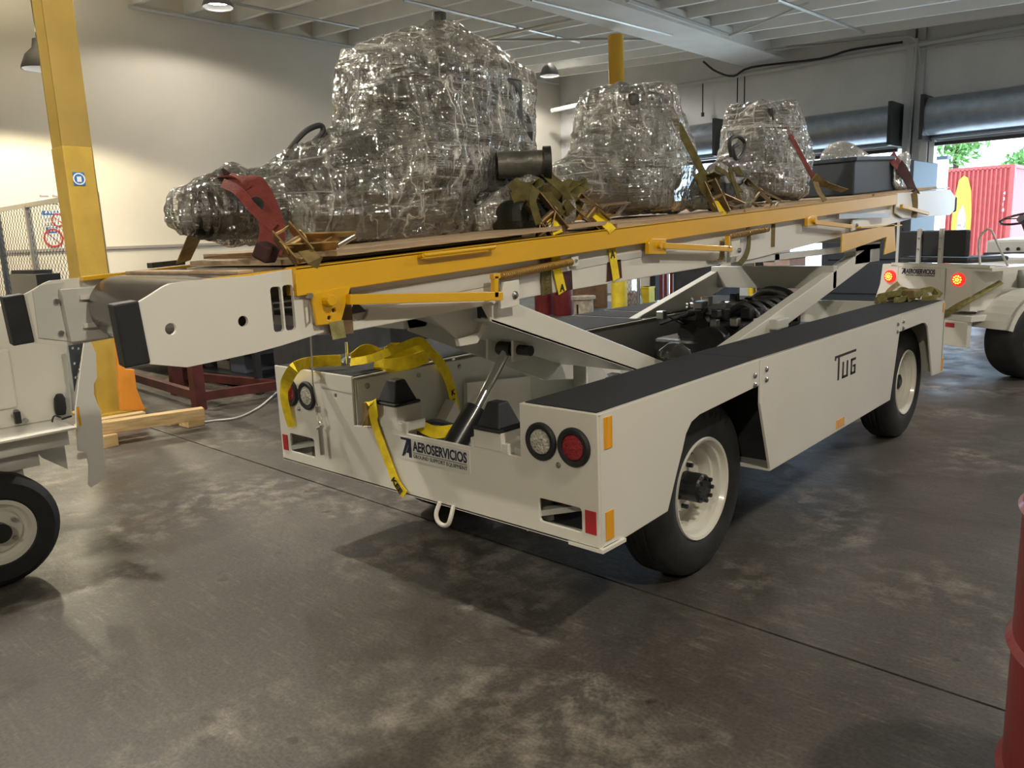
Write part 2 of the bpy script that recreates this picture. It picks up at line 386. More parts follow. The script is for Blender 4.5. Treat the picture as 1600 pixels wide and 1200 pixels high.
# frames round the dock doors
tm = MB().box((-3.14, YB-.16, 0), (-3.02, YB, 4.75)).box((-2.99, YB-.1, 0), (-2.86, YB, 4.75)).box((-2.84, YB-.2, 0), (-2.72, YB, 3.55))
struct('trim_3', tm, PIPE)
struct('trim_4', MB().box((-2.70, YB-.14, 0), (-2.62, YB+.06, 2.8)).box((1.26, YB-.14, 0), (1.34, YB+.06, 2.8)), WALLG)
def roller(n, x0, x1, z, r):
    o = thing('roller_door', n, 'roller door', ((x0+x1)/2, YB, z), 'rolled-up dock doors')
    MB().cyl((x0+.06, YB-.38, z), (x1-.06, YB-.38, z), r, n=32).build('curtain_roll', DOORM, o, smooth=True)
    for x in (x0, x1-.06): MB().box((x, YB-.72, z-r-.08), (x+.06, YB-.02, z+r+.03)).build('end_bracket', BLKM, o)
    for k in range(3): MB().box((x0+.06, YB-.16-.03*k, z-r+.03-.045*k), (x1-.06, YB-.10-.03*k, z-r+.07-.045*k)).build('slat', DOORM, o, bevel=.006)
    MB().box((x0+.06, YB-.12, z-r-.16), (x1-.06, YB-.04, z-r-.10)).build('bottom_bar', BLKM, o)
    return o
roller('steel roller door rolled up over the opening behind the third wrapped load', -5.26, -3.17, 3.13, .31)
roller('steel roller door rolled up behind the middle wrapped load', -9.1, -6.5, 3.26, .31)
roller('blue-grey roller door rolled up above the bright open dock doorway', -2.72, 1.4, 3.17, .31)
# conduits
def conduit(label, pts, r, m=PIPE, group='ceiling and wall conduits'):
    return single('conduit', MB().tube(pts, r, 6), m, label, 'pipe', group)
conduit('long white pipe running along the back wall above the dock doors', [(-10.7, YB-.15, 4.46), (-6, YB-.15, 4.44), (3.5, YB-.15, 4.40)], .05)
conduit('thin conduit below the long pipe on the back wall, right part', [at(1421, 87, 'y', 13.6), at(1423, 78, 'y', 13.6), at(1600, 57, 'y', 13.6), (3.4, 13.6, 4.15)], .018)
conduit('white pipe on the back wall beside the corner', [at(862, 173, 'y', 12.6), at(960, 152, 'y', 12.6), at(985, 150, 'y', 13.5)], .05)
conduit('dark cable bundle draped along the back wall above the pipe', bez([at(1099, 96, 'y', 13.4), at(1118, 111, 'y', 13.4), at(1146, 119, 'y', 13.4), at(1175, 105, 'y', 13.4), at(1280, 92, 'y', 13.4), at(1330, 78, 'y', 13.4), at(1410, 66, 'y', 13.4)], 4), .022, WIRE)
conduit('grey cable looping from the ceiling to the door pillar', bez([at(1142, 57, 'y', 11.4), at(1160, 80, 'y', 12.4), at(1300, 68, 'y', 13.3), at(1400, 58, 'y', 13.4), at(1430, 62, 'y', 13.5), at(1440, 100, 'y', 13.5)], 4), .02)
conduit('vertical conduit dropping down the door pillar', [at(1433, 60, 'y', 13.5), at(1418, 250, 'y', 13.5)], .025)
conduit('pipe running under the joists beside the left wall', [(XL+.12, 3.5, 4.96), (XL+.12, 13.5, 4.96)], .03)
for i, (a, b, z) in enumerate((((631, 0), (905, 66), 4.75), ((744, 62), (1010, 61), 4.7), ((980, 0), (1142, 56), 4.55), ((760, 60), (940, 20), 4.7), ((1215, 0), (1350, 50), 4.4), ((830, 0), (1050, 55), 4.6), ((1140, 55), (1262, 5), 4.5), ((370, 6), (560, 44), 4.95))):
    conduit(['thin conduit crossing the ceiling above the first wrapped load', 'level conduit between the first load and the round column', 'white sprinkler pipe right of the round column',
             'slanting conduit above the far pendant lamp', 'conduit near the girder at the upper right', 'wire run left of the round column', 'short branch pipe by the girder', 'conduit beside the first pendant lamp'][i],
            [at(*a, 'z', z), at(*b, 'z', z)], .022 if i != 2 else .035, PIPE if i in (2, 6) else STEEL)
for px, y0, y1, n in ((1096, 110, 178, 'left'), (1150, 125, 172, 'middle'), (1161, 125, 170, 'right')):
    b = at(px, y1, 'y', 13.5); a = Vector((b.x, 13.55, 4.44)); b.y = 13.55
    o = thing('pull_switch', n+'most of three pull cords hanging on the back wall' if n != 'middle' else 'middle one of three pull cords on the back wall', 'cord', (b.x, 13.55, b.z), 'pull cords')
    MB().tube([a, (b.x, 13.55, b.z)], .012, 6).build('cord', WIRE, o); MB().cyl((b.x, 13.55, b.z-.05), (b.x, 13.55, b.z+.03), .035, n=10).build('handle', BLKM, o)
# columns
c = thing('steel_column', 'yellow square steel column with a blue sticker at the left', 'column', (-6.1, .75, 0))
MB().box((-6.22, .63, 0), (-6.20, .87, 4.4)).box((-6.0, .63, 0), (-5.98, .87, 4.4)).box((-6.2, .74, 0), (-6.0, .76, 4.4)).build('post', COLD, c)
MB().box((-6.235, .625, 0), (-5.965, .86, 2.34)).build('cover_plate', COLY, c, bevel=.006)
MB().box((-6.35, .5, 0), (-5.86, 1.0, .02)).build('base_plate', COLY, c)
p0 = at(113, 269, 'x', -5.962); p1 = at(134, 290, 'x', -5.962)
sb = MB().box((-5.964, p0.y, p1.z), (-5.960, p1.y, p0.z)).build('sticker', SIGNB, c, label='square blue sticker with a white ring')
cy_, cz_ = (p0.y+p1.y)/2, (p0.z+p1.z)/2
MB().plate(circle(cy_, cz_, .05), 'x', -5.960, -5.958, [circle(cy_, cz_, .040)]).box((-5.960, cy_-.018, cz_-.025), (-5.958, cy_+.018, cz_+.02)).build('emblem', SIGNW, sb)
c = thing('round_column', 'tall yellow round column behind the middle wrapped load', 'column', (-6.0, 9.1, 0))
MB().cyl((-6.15, 9.05, 0), (-6.15, 9.05, 4.5), .122, n=32).build('shaft', YEL, c, smooth=True)
MB().cyl((-6.15, 9.05, 0), (-6.15, 9.05, 1.15), .135, n=32).build('guard_sleeve', YBOL, c, smooth=True)
MB().cyl((-6.32, 9.2, 1.5), (-6.32, 9.2, 4.5), .025, n=8).build('side_pipe', PIPE, c)
# pendant lamps
names = ['pendant lamp nearest the left wall at the top, white and bright', 'glaring warm pendant lamp hanging left of the square yellow column', 'small pendant lamp right of the first wrapped load',
         'pendant lamp above the left aisle, out of view', 'pendant lamp over the middle of the hall, out of view', 'pendant lamp high over the loader, out of view', 'pendant lamp behind the viewer to the right, out of view', 'pendant lamp behind the viewer to the left, out of view', 'pendant lamp over the right aisle, out of view', 'unseen pendant lamp added near the dock doors to brighten the back wall']
for i, (x, y, z, pw, cl) in enumerate(LAMPS):
    o = thing('pendant_lamp', names[i], 'lamp', (x, y, z), 'high-bay pendant lamps')
    MB().lathe((x, y, z), (0, 0, 1), [(.21, 0), (.205, .03), (.15, .16), (.07, .24), (.05, .34), (.0, .36)], 28).lathe((x, y, z), (0, 0, 1), [(.20, .005), (.195, .03), (.14, .15), (.06, .22)], 28).build('shade', SHADE, o, smooth=True)
    MB().cyl((x, y, z+.07), (x, y, z+.075), .15, n=20).build('bulb', BULB, o)
    MB().cyl((x, y, z+.34), (x, y, zc(x)-.02), .009, n=6).build('cord', BLKM, o)
    l = bpy.data.lights.new('lamp_light', 'SPOT'); l.energy = pw; l.color = cl; l.spot_size = math.radians(151 if i == 1 else 166); l.spot_blend = .22; l.shadow_soft_size = .10
    l2 = bpy.data.lights.new('added_uplight', 'SPOT'); l2.energy = pw*.22; l2.color = cl; l2.spot_size = math.radians(165); l2.spot_blend = .6; l2.shadow_soft_size = .08  # added upward spot that brightens the ceiling; the shade has no vent
    lo2 = bpy.data.objects.new('added_uplight', l2); COL.objects.link(lo2); lo2.location = (0, 0, .40); lo2.rotation_euler = (PI, 0, 0); lo2.parent = o
    lo = bpy.data.objects.new('lamp_light', l); COL.objects.link(lo); lo.location = (0, 0, .035 if i else .03); lo.parent = o
# signs on the left wall
def sign(name, label, quad, head, hm, body, circ=None):
    a = at(quad[0], quad[1], 'x', XL+.02); b = at(quad[2], quad[3], 'x', XL+.02)
    o = thing('safety_sign', label, 'sign', (XL, (a.y+b.y)/2, b.z), 'safety signs on the left wall')
    x = XL+.012
    MB().box((XL, a.y, b.z), (x, b.y, a.z)).build('board', SIGNW, o)
    hz = a.z-(a.z-b.z)*.34
    MB().box((x, a.y+.01, hz), (x+.003, b.y-.01, a.z-.01)).build('header', hm, o)
    text('heading', head, (a.z-hz)*.8, (x+.004, a.y+.04, hz+.025), (0, 1, 0), (0, 0, 1), SIGNW, o, bold=.002, width=(b.y-a.y)*.8)
    for k, s in enumerate(body):
        text('wording', s, .055, (x+.002, a.y+.03, hz-.075-.07*k), (0, 1, 0), (0, 0, 1), INK, o, width=(b.y-a.y)*.5)
    if circ:
        cy, cz = at(circ[0], circ[1], 'x', XL+.02)[1:]; r = circ[2]
        MB().plate(circle(cy, cz, r), 'x', x, x+.006, [circle(cy, cz, r*.82)]).beam((x+.004, cy-r*.6, cz+r*.6), (x+.004, cy+r*.6, cz-r*.6), .006, r*.14, up=(1, 0, 0)).build('ban_symbol', SIGNR, o)
sign('a', 'small white notice sign above the fence rail', (60, 303, 79, 318), 'NOTICE', GREYP, [])
sign('b', 'small white aviso sign right of the notice sign', (80, 303, 99, 318), 'AVISO', GREYP, [])
sign('c', 'sign with a wide blue AVISO header behind the fence', (64, 328, 98, 352), 'AVISO', SIGNB, ['NO FUMAR', 'NO PASE'], (91, 344, .09))
sign('d', 'square sign with a small blue header and red ring', (70, 354, 94, 384), 'AVISO', SIGNB, [], (84, 372, .13))
# chain link fence
f = thing('chain_link_fence', 'grey chain-link fence in front of the left wall', 'fence', (-9.5, 1.3, 0))
XA, XE, FY = -10.9, -7.2, 1.3
MB().beam((XA, FY, 2.03), (XE, FY, 2.03), .05, .05).build('top_rail', STEEL, f)
MB().beam((XA, FY, .1), (XE, FY, .1), .05, .05).build('bottom_rail', STEEL, f)
for px in (2, 50): 
    q = at(px, 380, 'y', FY); MB().box((q.x-.03, FY-.03, 0), (q.x+.03, FY+.03, 2.03)).build('post', STEEL if px > 10 else DARK, f)
MB().box((XE-.03, FY-.03, 0), (XE+.03, FY+.03, 2.05)).build('post', STEEL, f)
wm = MB(); x = XA; k = 0
while x < XE:
    pts = []; n = 44
    for i in range(n+1): pts.append((x+(.022 if (i+k) % 2 else -.022), FY+(.004 if i % 2 else -.004), .12+i*1.88/n))
    wm.tube(pts, .0035, 3); x += .0525; k += 1
wm.build('wire_mesh', GALV, f, kind='stuff')
# ------------------------------------------------------------------ outside
co = thing('shipping_container', 'red corrugated shipping container outside the open doorway', 'container', (-3.2, 20.6, 0))
pr_ = []; x = -4.1
while x < -2.62:
    pr_ += [(x, 20.05), (x+.025, 20.0), (x+.055, 20.0), (x+.075, 20.05)]; x += .095
xe = pr_[-1][0]
def ztop(x): return 2.62
MB().plate(pr_+[(xe, 20.2), (-4.1, 20.2)], 'z', .15, 2.58).build('corrugated_side', CONR, co)
MB().box((-4.12, 20.0, 2.56), (xe+.04, 22.4, 2.64)).build('top_rail', CONR, co); MB().box((-4.12, 20.0, .02), (xe+.04, 22.4, .16)).build('bottom_rail', CONR, co)
MB().box((xe-.03, 19.98, .02), (xe+.06, 20.1, 2.62)).build('corner_post', CONR, co)
MB().box((-4.1, 20.2, .15), (xe, 22.4, 2.56)).build('shell', CONR, co)
q = at(1503, 330, 'y', 19.98)
MB().plate([(q.x+a*.34, 1.25+b*1.2) for a, b in ((-.55, -.6), (.6, -.6), (.62, .2), (.5, .7), (.25, .95), (0, 1), (-.3, .92), (-.5, .6), (-.62, .1))], 'y', 19.965, 19.985).build('painted_shape', ART, co, label='plain yellow painted figure-like shape')
MB().plate([(q.x+a*.2, 1.0+b*.95) for a, b in ((-.6, -.6), (.6, -.6), (.45, .5), (.1, .8), (-.35, .6))], 'y', 19.955, 19.965).build('painted_patch', ARTW, co, label='mottled white and purple patch')
for k, s in enumerate('4218'): text('number', s, .10, (xe-.14, 19.985, 1.95-.13*k), (1, 0, 0), (0, 0, 1), SIGNW, co)
pb = thing('concrete_pillar', 'pale square pillar with a dark cap outside the doorway', 'pillar', (-3.75, 18.2, 0))
pa = at(1462, 250, 'y', 18); pb_ = at(1478, 250, 'y', 18)
MB().box((pa.x, 18, 0), (pb_.x, 18.25, pa.z)).build('shaft', WALLG, pb); MB().box((pa.x-.04, 17.95, pa.z), (pb_.x+.04, 18.3, pa.z+.07)).build('cap', DARK, pb)
def bush(label, c, r, n, sq=1):
    o = thing('tree', label, 'tree', (c[0], c[1], 0), 'greenery beyond the doorway')
    m = MB()
    for i in range(n):
        v = Vector((random.gauss(0, 1), random.gauss(0, 1), random.gauss(0, 1))).normalized()*r*random.uniform(.4, 1); p = Vector(c)+Vector((v.x, v.y, v.z*sq))
        a = Vector((random.gauss(0, 1), random.gauss(0, 1), random.gauss(0, 1))).normalized()*.16; b = a.orthogonal().normalized()*.05
        m.add([p-a, p+b, p+a, p-b], [(0, 1, 2, 3)])
    m.build('crown', LEAF, o, kind='stuff'); MB().cyl((c[0], c[1], 0), (c[0], c[1], c[2]), .08, .05, 8).build('trunk', MAROON, o)
bush('palm-like green tree behind the pale pillar', (-5.0, 25, 3.8), .9, 500); bush('small hazy green tree right of the container', (-1.6, 32, 2.9), 1.3, 600); bush('green bush above the container', (-4.3, 33, 3.4), 1.1, 500, .5)
# ================================================================== the belt loader
L = thing('belt_loader', 'large white and yellow belt loader in the centre, conveyor raised over its chassis', 'loader', (-.94, 0, 0))
W_ = 1.88
def zt(y): return .884+min(y, 1.15)/1.15*.013
# rear plate
outer = [(-.003, .43), (-.003, .884), (-.331, .884), (-.334, .694), (-.424, .694), (-.424, .735), (-.556, .735), (-.556, .695), (-.60, .690), (-.94, .690), (-.94, .735), (-1.0, .735), (-1.0, .76), (-1.13, .76), (-1.13, .69), (-1.285, .677), (-1.278, .889), (-1.88, .889), (-1.88, .43)]
rp = MB().plate(outer, 'y', 0, .012, [rrect(-.256, .477, -.074, .560), rrect(-1.80, .482, -1.603, .570), circle(-1.404, .794, .009, 10)]).build('rear_plate', WHITE, L, bevel=.003)
MB().box((-1.88, .0, .43), (0, .10, .438)).box((-.13, -.004, .424), (.012, .13, .436)).build('bottom_flange', WHITE, rp)
for x0, x1 in ((-.30, -.05), (-1.83, -1.58)):
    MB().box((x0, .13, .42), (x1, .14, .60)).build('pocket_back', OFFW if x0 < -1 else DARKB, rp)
    MB().beam(((x0+x1)/2-.1, .02, .50), ((x0+x1)/2+.06, .12, .53), .04, .02).build('pocket_bar', OFFW, rp)
for x, z, m, n in ((-.236, .763, CLRL, 'round clear reversing lamp in a black rubber ring'), (-.097, .764, REDL, 'round red tail lamp in a black rubber ring'), (-1.621, .771, CLRL, 'round clear reversing lamp in a black rubber ring'), (-1.762, .772, REDL, 'round red tail lamp in a black rubber ring')):
    r = MB().lathe((x, 0, z), (0, -1, 0), [(.066, 0), (.066, .008), (.060, .014), (.046, .012), (.044, .004), (0, .004)], 32).build('tail_lamp', BLK, L, smooth=True, label=n)
    MB().lathe((x, 0, z), (0, -1, 0), [(.045, .004), (.042, .010), (0, .014)], 28).build('lens', m, r, smooth=True)
for x, z in ((-.165, .692), (-1.70, .70)): MB().lathe((x, 0, z), (0, -1, 0), [(.010, 0), (.010, .004), (.004, .007), (0, .007)], 10).build('bolt', BOLT, rp)
MB().box((-.058, -.003, .481), (-.014, 0, .560)).build('reflector', REDR, L, label='red rectangular reflector'); MB().box((-1.862, -.003, .482), (-1.822, 0, .558)).build('reflector', REDR, L, label='red rectangular reflector')
# posts and rubber stops
for x0, x1, z in ((-.558, -.420, .762), (-1.128, -.99, .79)):
    MB().box((x0, -.0015, .695), (x1, .13, z)).box((x0-.02, -.001, .69), (x0, .12, .728)).box((x1, -.001, .69), (x1+.03, .12, .728)).build('stop_post', WHITE, L, bevel=.003)
    st = MB().box((x0+.0, -.01, z), (x1+.0, .13, z+.012)); cx = (x0+x1)/2
    st.hexa([(x0+.012, .0, z+.012), (x1-.012, .0, z+.012), (x1-.012, .12, z+.012), (x0+.012, .12, z+.012), (cx-.03, .035, z+.10), (cx+.03, .035, z+.10), (cx+.03, .085, z+.10), (cx-.03, .085, z+.10)])
    st.build('rubber_stop', BLK, L, bevel=.006)
# maker's plate
sk = MB().box((-1.03, -.0015, .585), (-.585, 0, .677)).build('name_sticker', STKR, L, label='white sticker lettered AEROSERVICIOS')
B0 = Vector((0, -.0018, 0))
text('lettering', 'AEROSERVICIOS', .055, (-.905, -.0018, .626), (1, 0, 0), (0, 0, 1), NAVY, sk, bold=.0016, width=.305)
text('small_lettering', 'GROUND SUPPORT EQUIPMENT', .021, (-.905, -.0018, .597), (1, 0, 0), (0, 0, 1), INK, sk, width=.305)
MB().box((-.905, -.0022, .6165), (-.60, -.0016, .6185)).build('rule', INK, sk)
def logo(x, z, s, y, par):
    m = MB()
    for p in ([(0, 0), (.30, 0), (.72, .88), (.30, .88), (.25, 1), (.95, 1), (1.0, .9), (.55, .12), (.40, 0)], [(.52, .0), (.60, .22), (.86, .22), (.86, 0), (1.08, 0), (1.08, 1.0), (1.0, 1.0), (.86, .62), (.66, .25)]):
        m.plate([(x+a*s, z+b*s) for a, b in p], 'y', y-.0004, y)
    m.build('logo', NAVY, par)
logo(-.998, .594, .078, -.0018, sk)
MB().tube(bez([(-.765, .0, .44), (-.768, -.02, .40), (-.755, -.025, .372), (-.727, -.025, .362), (-.698, -.025, .372), (-.686, -.02, .40), (-.689, .0, .44)], 5), .009, 10).build('tow_loop', WHITE, L, smooth=True)
# side panels
def side(x0, x1, flip=False):
    A = MB().plate([(.012, .43), (.012, .884), (1.147, .897), (1.147, .785), (.724, .762), (.64, .757), (.585, .742), (.545, .705), (.52, .65), (.478, .57), (.416, .443), (.118, .428)], 'x', x0, x1)
    B = MB().plate([(1.157, .897), (3.036, .897), (3.036, .80), (2.919, .400), (1.277, .377), (1.157, .71)], 'x', x0, x1)
    C_ = MB().plate([(3.046, .897), (4.0, .897), (4.07, .39), (3.80, .405), (3.655, .70), (3.625, .755), (3.57, .787), (3.50, .797), (3.046, .793)], 'x', x0, x1)
    return A, B, C_
for x0, x1, par in ((-.012, 0, 1), (-1.88, -1.868, 0)):
    for m in side(x0, x1): 
        o = m.build('side_panel', WHITE, L, bevel=.004)
        if x0 > -1:
            my = sum(v.y for v in m.v)/len(m.v)
            if my < 1:
                for zz in (.835, .795): MB().lathe((0, 1.10, zz), (1, 0, 0), [(.012, 0), (.012, .004), (.007, .009), (0, .009)], 12).build('bolt', BOLT, o)
                MB().box((0, .028, .764), (.003, .072, .868)).build('reflector', ORR, o); MB().box((0, .030, .455), (.003, .074, .553)).build('reflector', ORR, o)
            elif my < 2.6:
                for yy in (1.21, 2.985):
                    for zz in (.845, .800): MB().lathe((0, yy, zz), (1, 0, 0), [(.012, 0), (.012, .004), (.007, .009), (0, .009)], 12).build('bolt', BOLT, o)
                MB().box((0, 2.05, .405), (.003, 2.16, .450)).build('reflector', ORR, o)
                tg = MB()   # the three-letter mark
                def gl(*r):
                    for (a, b, c, d) in r: tg.box((0, 2.0+a*.30, .66+b*.13), (.0012, 2.0+c*.30, .66+d*.13))
                gl((0, .90, 1.0, 1.0), (0, .82, .06, .90), (.15, 0, .22, .90), (.36, 0, .43, .66), (.56, 0, .63, .66), (.36, 0, .63, .10), (.76, 0, .83, .66), (.76, 0, 1.0, .10), (.76, .56, 1.0, .66), (.93, 0, 1.0, .38), (.87, .30, 1.0, .38))
                tg.build('lettering', INK, o, label='black lettering TUG')
            else:
                for zz in (.85, .81): MB().lathe((0, 3.09, zz), (1, 0, 0), [(.012, 0), (.012, .004), (.007, .009), (0, .009)], 12).build('bolt', BOLT, o)
                MB().box((0, 3.955, .82), (.003, 3.99, .885)).build('reflector', ORR, o); MB().box((0, 4.0, .41), (.003, 4.045, .50)).build('reflector', ORR, o)
# decks
for (xa, xb) in ((-.330, 0), (-1.88, -1.272)):
    for y0, y1 in ((.0, 1.152), (1.152, 3.041), (3.041, 4.0)):
        a, b = zt(y0), zt(y1)
        MB().hexa([(xa, y0+.003, a-.006), (xb, y0+.003, a-.006), (xb, y1, b-.006), (xa, y1, b-.006), (xa, y0+.003, a), (xb, y0+.003, a), (xb, y1, b), (xa, y1, b)]).build('deck_plate', WHITE, L, bevel=.002)
        segs = ((y0, y1),) if xa > -1 or y0 != 1.152 else ((1.152, 2.25), (2.29, 2.62), (2.66, 3.041))
        for s0, s1 in segs:
            a, b = zt(s0), zt(s1)
            MB().hexa([(x, y, z+dz) for dz in (.0005, .004) for x, y, z in ((xa+.014, s0+(.014 if s0 < .1 else .003), a), (xb-.016, s0+(.014 if s0 < .1 else .003), a), (xb-.016, s1-(.014 if s1 > 3.9 else .003), b), (xa+.014, s1-(.014 if s1 > 3.9 else .003), b))]).build('grip_pad', GRIP, L)
# inner walls, floor, frames
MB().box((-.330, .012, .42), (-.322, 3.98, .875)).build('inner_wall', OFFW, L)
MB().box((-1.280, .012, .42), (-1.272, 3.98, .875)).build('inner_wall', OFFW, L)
fb = MB().box((-1.272, .02, .785), (-1.266, 2.4, .872)).build('upper_flange', OFFW, L)
for yy in (.07, .36, .62, 1.2): MB().lathe((-1.266, yy, .84), (1, 0, 0), [(.012, 0), (.012, .004), (.007, .009), (0, .009)], 12).build('bolt', BOLT, fb)
MB().plate([(.30, .45), (.62, .45), (.52, .70)], 'x', -1.266, -1.20).build('gusset', WHITE, L)
MB().plate([(.62, .45), (1.10, .45), (1.10, .72), (.64, .76)], 'x', -1.266, -1.24).build('inner_cover', WHITE, L)
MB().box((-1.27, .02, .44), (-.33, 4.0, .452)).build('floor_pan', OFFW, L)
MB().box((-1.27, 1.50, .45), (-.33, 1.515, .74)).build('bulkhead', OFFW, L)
MB().box((-1.0, 1.35, .45), (-.33, 1.5, .70)).build('tank', DARKB, L)
MB().box((-1.27, 3.97, .40), (-.33, 3.99, .88)).build('front_plate', WHITE, L); MB().box((-1.88, 4.0, .40), (0, 4.012, .88)).build('front_plate', WHITE, L)
MB().box((-.60, .03, .60), (-.34, .30, .71)).box((-.46, .08, .71), (-.34, .36, .74)).build('valve_box', OFFW, L, bevel=.004)
MB().box((-.44, .30, .70), (-.34, .46, .78)).build('amber_bracket', ORG, L)
for x in (-.42, -1.46): MB().box((x-.05, .6, .34), (x+.05, 3.9, .44)).build('frame_rail', DARKB, L)
MB().box((-.31, .14, .44), (-.30, 3.9, .86)).build('wheel_well', DARKB, L)
MB().hexa([(-.32, 1.27, .378), (-.003, 1.27, .378), (-.013, 2.90, .400), (-.32, 2.90, .400), (-.32, 1.27, .388), (-.003, 1.27, .388), (-.013, 2.90, .410), (-.32, 2.90, .410)]).build('box_floor', OFFW, L)
MB().box((-.31, 1.38, .384), (-.012, 1.39, .86)).build('locker_end', DARKB, L)
# wheels
def wheel(par, c, sgn, R=.375, r=.2135, wd=.2, hub=True, lettering=True, rootless=False, nl=8):
    x, y, z = c; ax = (sgn, 0, 0)
    t = MB().lathe(c, ax, [(r-.004, -.01), (r+.012, .004), (r+.05, .012), (R-.06, .010), (R-.02, -.006), (R-.004, -.022), (R, -.05), (R, -.15), (R-.02, -wd+.01), (r+.03, -wd-.01), (r, -wd+.01)], 56).build('wheel', TIRE, par, smooth=True)
    g = MB()
    for o in (-.055, -.085, -.115, -.14): g.lathe(c, ax, [(R+.001, o), (R+.003, o-.004), (R+.003, o-.018), (R+.001, o-.022)], 56)
    g.build('tread_rib', TIRE, t)
    MB().lathe(c, ax, [(r-.006, -.012), (r+.006, 0), (r+.002, .008), (r-.008, .004), (r-.016, -.016), (r-.028, -.020), (r-.032, -.050), (r-.044, -.054), (r-.048, -.080), (r-.052, -.108), (r-.072, -.112), (.120, -.102), (.112, -.090), (.092, -.084), (.075, -.085), (.0, -.086)], 48).build('rim', WHITE, t, smooth=True)
    h = MB().lathe(c, ax, [(.062, -.09), (.062, .0), (.052, .012), (0, .014)], 28) if hub else MB().lathe(c, ax, [(.05, -.09), (.05, -.04), (.03, -.03), (0, -.03)], 24)
    if hub:
        for k in range(nl):
            a = 2*PI*k/nl; h.cyl((x+sgn*.0, y+.048*math.cos(a), z+.048*math.sin(a)), (x+sgn*.024, y+.048*math.cos(a), z+.048*math.sin(a)), .009, n=6)
    h.build('hub', BLKM, t)
    n = MB()
    for k in range(6):
        a = 2*PI*k/6+.3; n.cyl((x-sgn*.09, y+.088*math.cos(a), z+.088*math.sin(a)), (x-sgn*.058, y+.088*math.cos(a), z+.088*math.sin(a)), .010, n=6)
    n.build('wheel_nut', STEEL if not hub else BLKM, t)
    MB().cyl((x-sgn*.05, y-.06, z+.155), (x-sgn*.01, y-.075, z+.172), .006, n=8).build('valve_stem', BLKM, t)
    if lettering:
        tm_ = MB()
        for k, s in enumerate('SUPER'):
            a = math.radians(92-9*k); rr = R-.075
            text('lettering', s, .036, (x+sgn*.0115, y+rr*math.cos(a), z+rr*math.sin(a)), (0, math.sin(a), -math.cos(a)), (0, math.cos(a), math.sin(a)), BLK, t, ext=.001, bold=.001)
    return t
wheel(L, (-.125, .8956, .375), 1); wheel(L, (-.125, 3.655, .375), 1, hub=False, lettering=False)
wheel(L, (-1.755, .8956, .375), -1, lettering=False); wheel(L, (-1.755, 3.655, .375), -1, lettering=False)
MB().cyl((-.3, .8956, .375), (-1.6, .8956, .375), .05).cyl((-.3, 3.655, .375), (-1.6, 3.655, .375), .05).build('axle', BLKM, L)
# hydraulic cylinder
cyx = -.80
b0 = at(712, 694, 'x', cyx); b1 = at(744, 640, 'x', cyx); b2 = at(793, 545, 'x', cyx)
MB().cyl(b0+(b0-b1)*.5, b1, .050, n=28).build('cylinder_barrel', BLKM, L, smooth=True)
MB().cyl(b1, b2, .020, n=20).build('cylinder_rod', CHROME, L, smooth=True)
MB().cyl(b2+Vector((-.045, 0, 0)), b2+Vector((.03, 0, 0)), .03, n=20).cyl(b2+Vector((.03, 0, 0)), b2+Vector((.13, 0, 0)), .022, n=16).build('rod_eye', BLKM, L, smooth=True)
hs = MB()
for k in range(2): hs.tube(bez([b1+Vector((-.05, .02, -.05)), b1+Vector((-.12-.03*k, .04, -.10)), b0+Vector((-.18, .04, .06)), b0+Vector((-.32, .10, -.02-.02*k)), b0+Vector((-.2, .3, -.08))]), .012, 8)
hs.build('hose', WIRE, L, smooth=True)
# lift arms
def quadx(pts, x, th):     # polygon given by pixels on plane x, extruded to -X
    return MB().plate([(at(a, b, 'x', x).y, at(a, b, 'x', x).z) for a, b in pts], 'x', x-th, x)
XA2 = -.50
ar = quadx([(750, 468), (808, 474), (1060, 574), (1010, 590), (998, 581), (768, 503)], XA2, .012).build('rear_lift_arm', WHITE, L, bevel=.003)
P = [(at(a, b, 'x', XA2).y, at(a, b, 'x', XA2).z) for a, b in ((768, 503), (998, 581))]
(ya, za), (yb, zb) = P
MB().hexa([(-.95, ya, za), (-.50, ya, za), (-.50, yb, zb), (-.95, yb, zb), (-.95, ya, za+.01), (-.50, ya, za+.01), (-.50, yb, zb+.01), (-.95, yb, zb+.01)]).build('arm_web', OFFW, L)
MB().plate([(ya+.0, za-.055), (ya-.02, za+.05), (yb+.1, zb+.02), (yb+.1, zb-.09), (yb-.12, zb-.06)], 'x', -.962, -.950).build('arm_side', OFFW, L)
MB().plate([(ya-.02, za+.05), (.2, 1.2), (1.3, .84), (1.2, .79), (yb, zb)], 'x', -1.392, -1.38).build('rear_lift_arm', WHITE, L)
MB().beam((-.95, ya+.03, za-.0), (-1.38, ya+.03, za-.0), .12, .09).build('arm_cross_tube', OFFW, L)
for dx in (-.09, .055): MB().plate([(b2.y-.04, b2.z-.045), (b2.y+.05, b2.z-.045), (b2.y+.09, b2.z+.10), (b2.y-.03, b2.z+.13)], 'x', b2.x+dx, b2.x+dx+.012).build('clevis', WHITE, L)
for x in (-.62, -.74, -.95): MB().plate([(1.20, .45), (1.45, .45), (1.38, .70), (1.28, .80), (1.20, .78)], 'x', x, x+.012).build('pivot_bracket', OFFW, L)
MB().plate([(yb-.05, zb-.0), (1.3, .83), (1.42, .72), (1.2, .72)], 'x', -.515, -.50).build('pivot_bracket', WHITE, L)
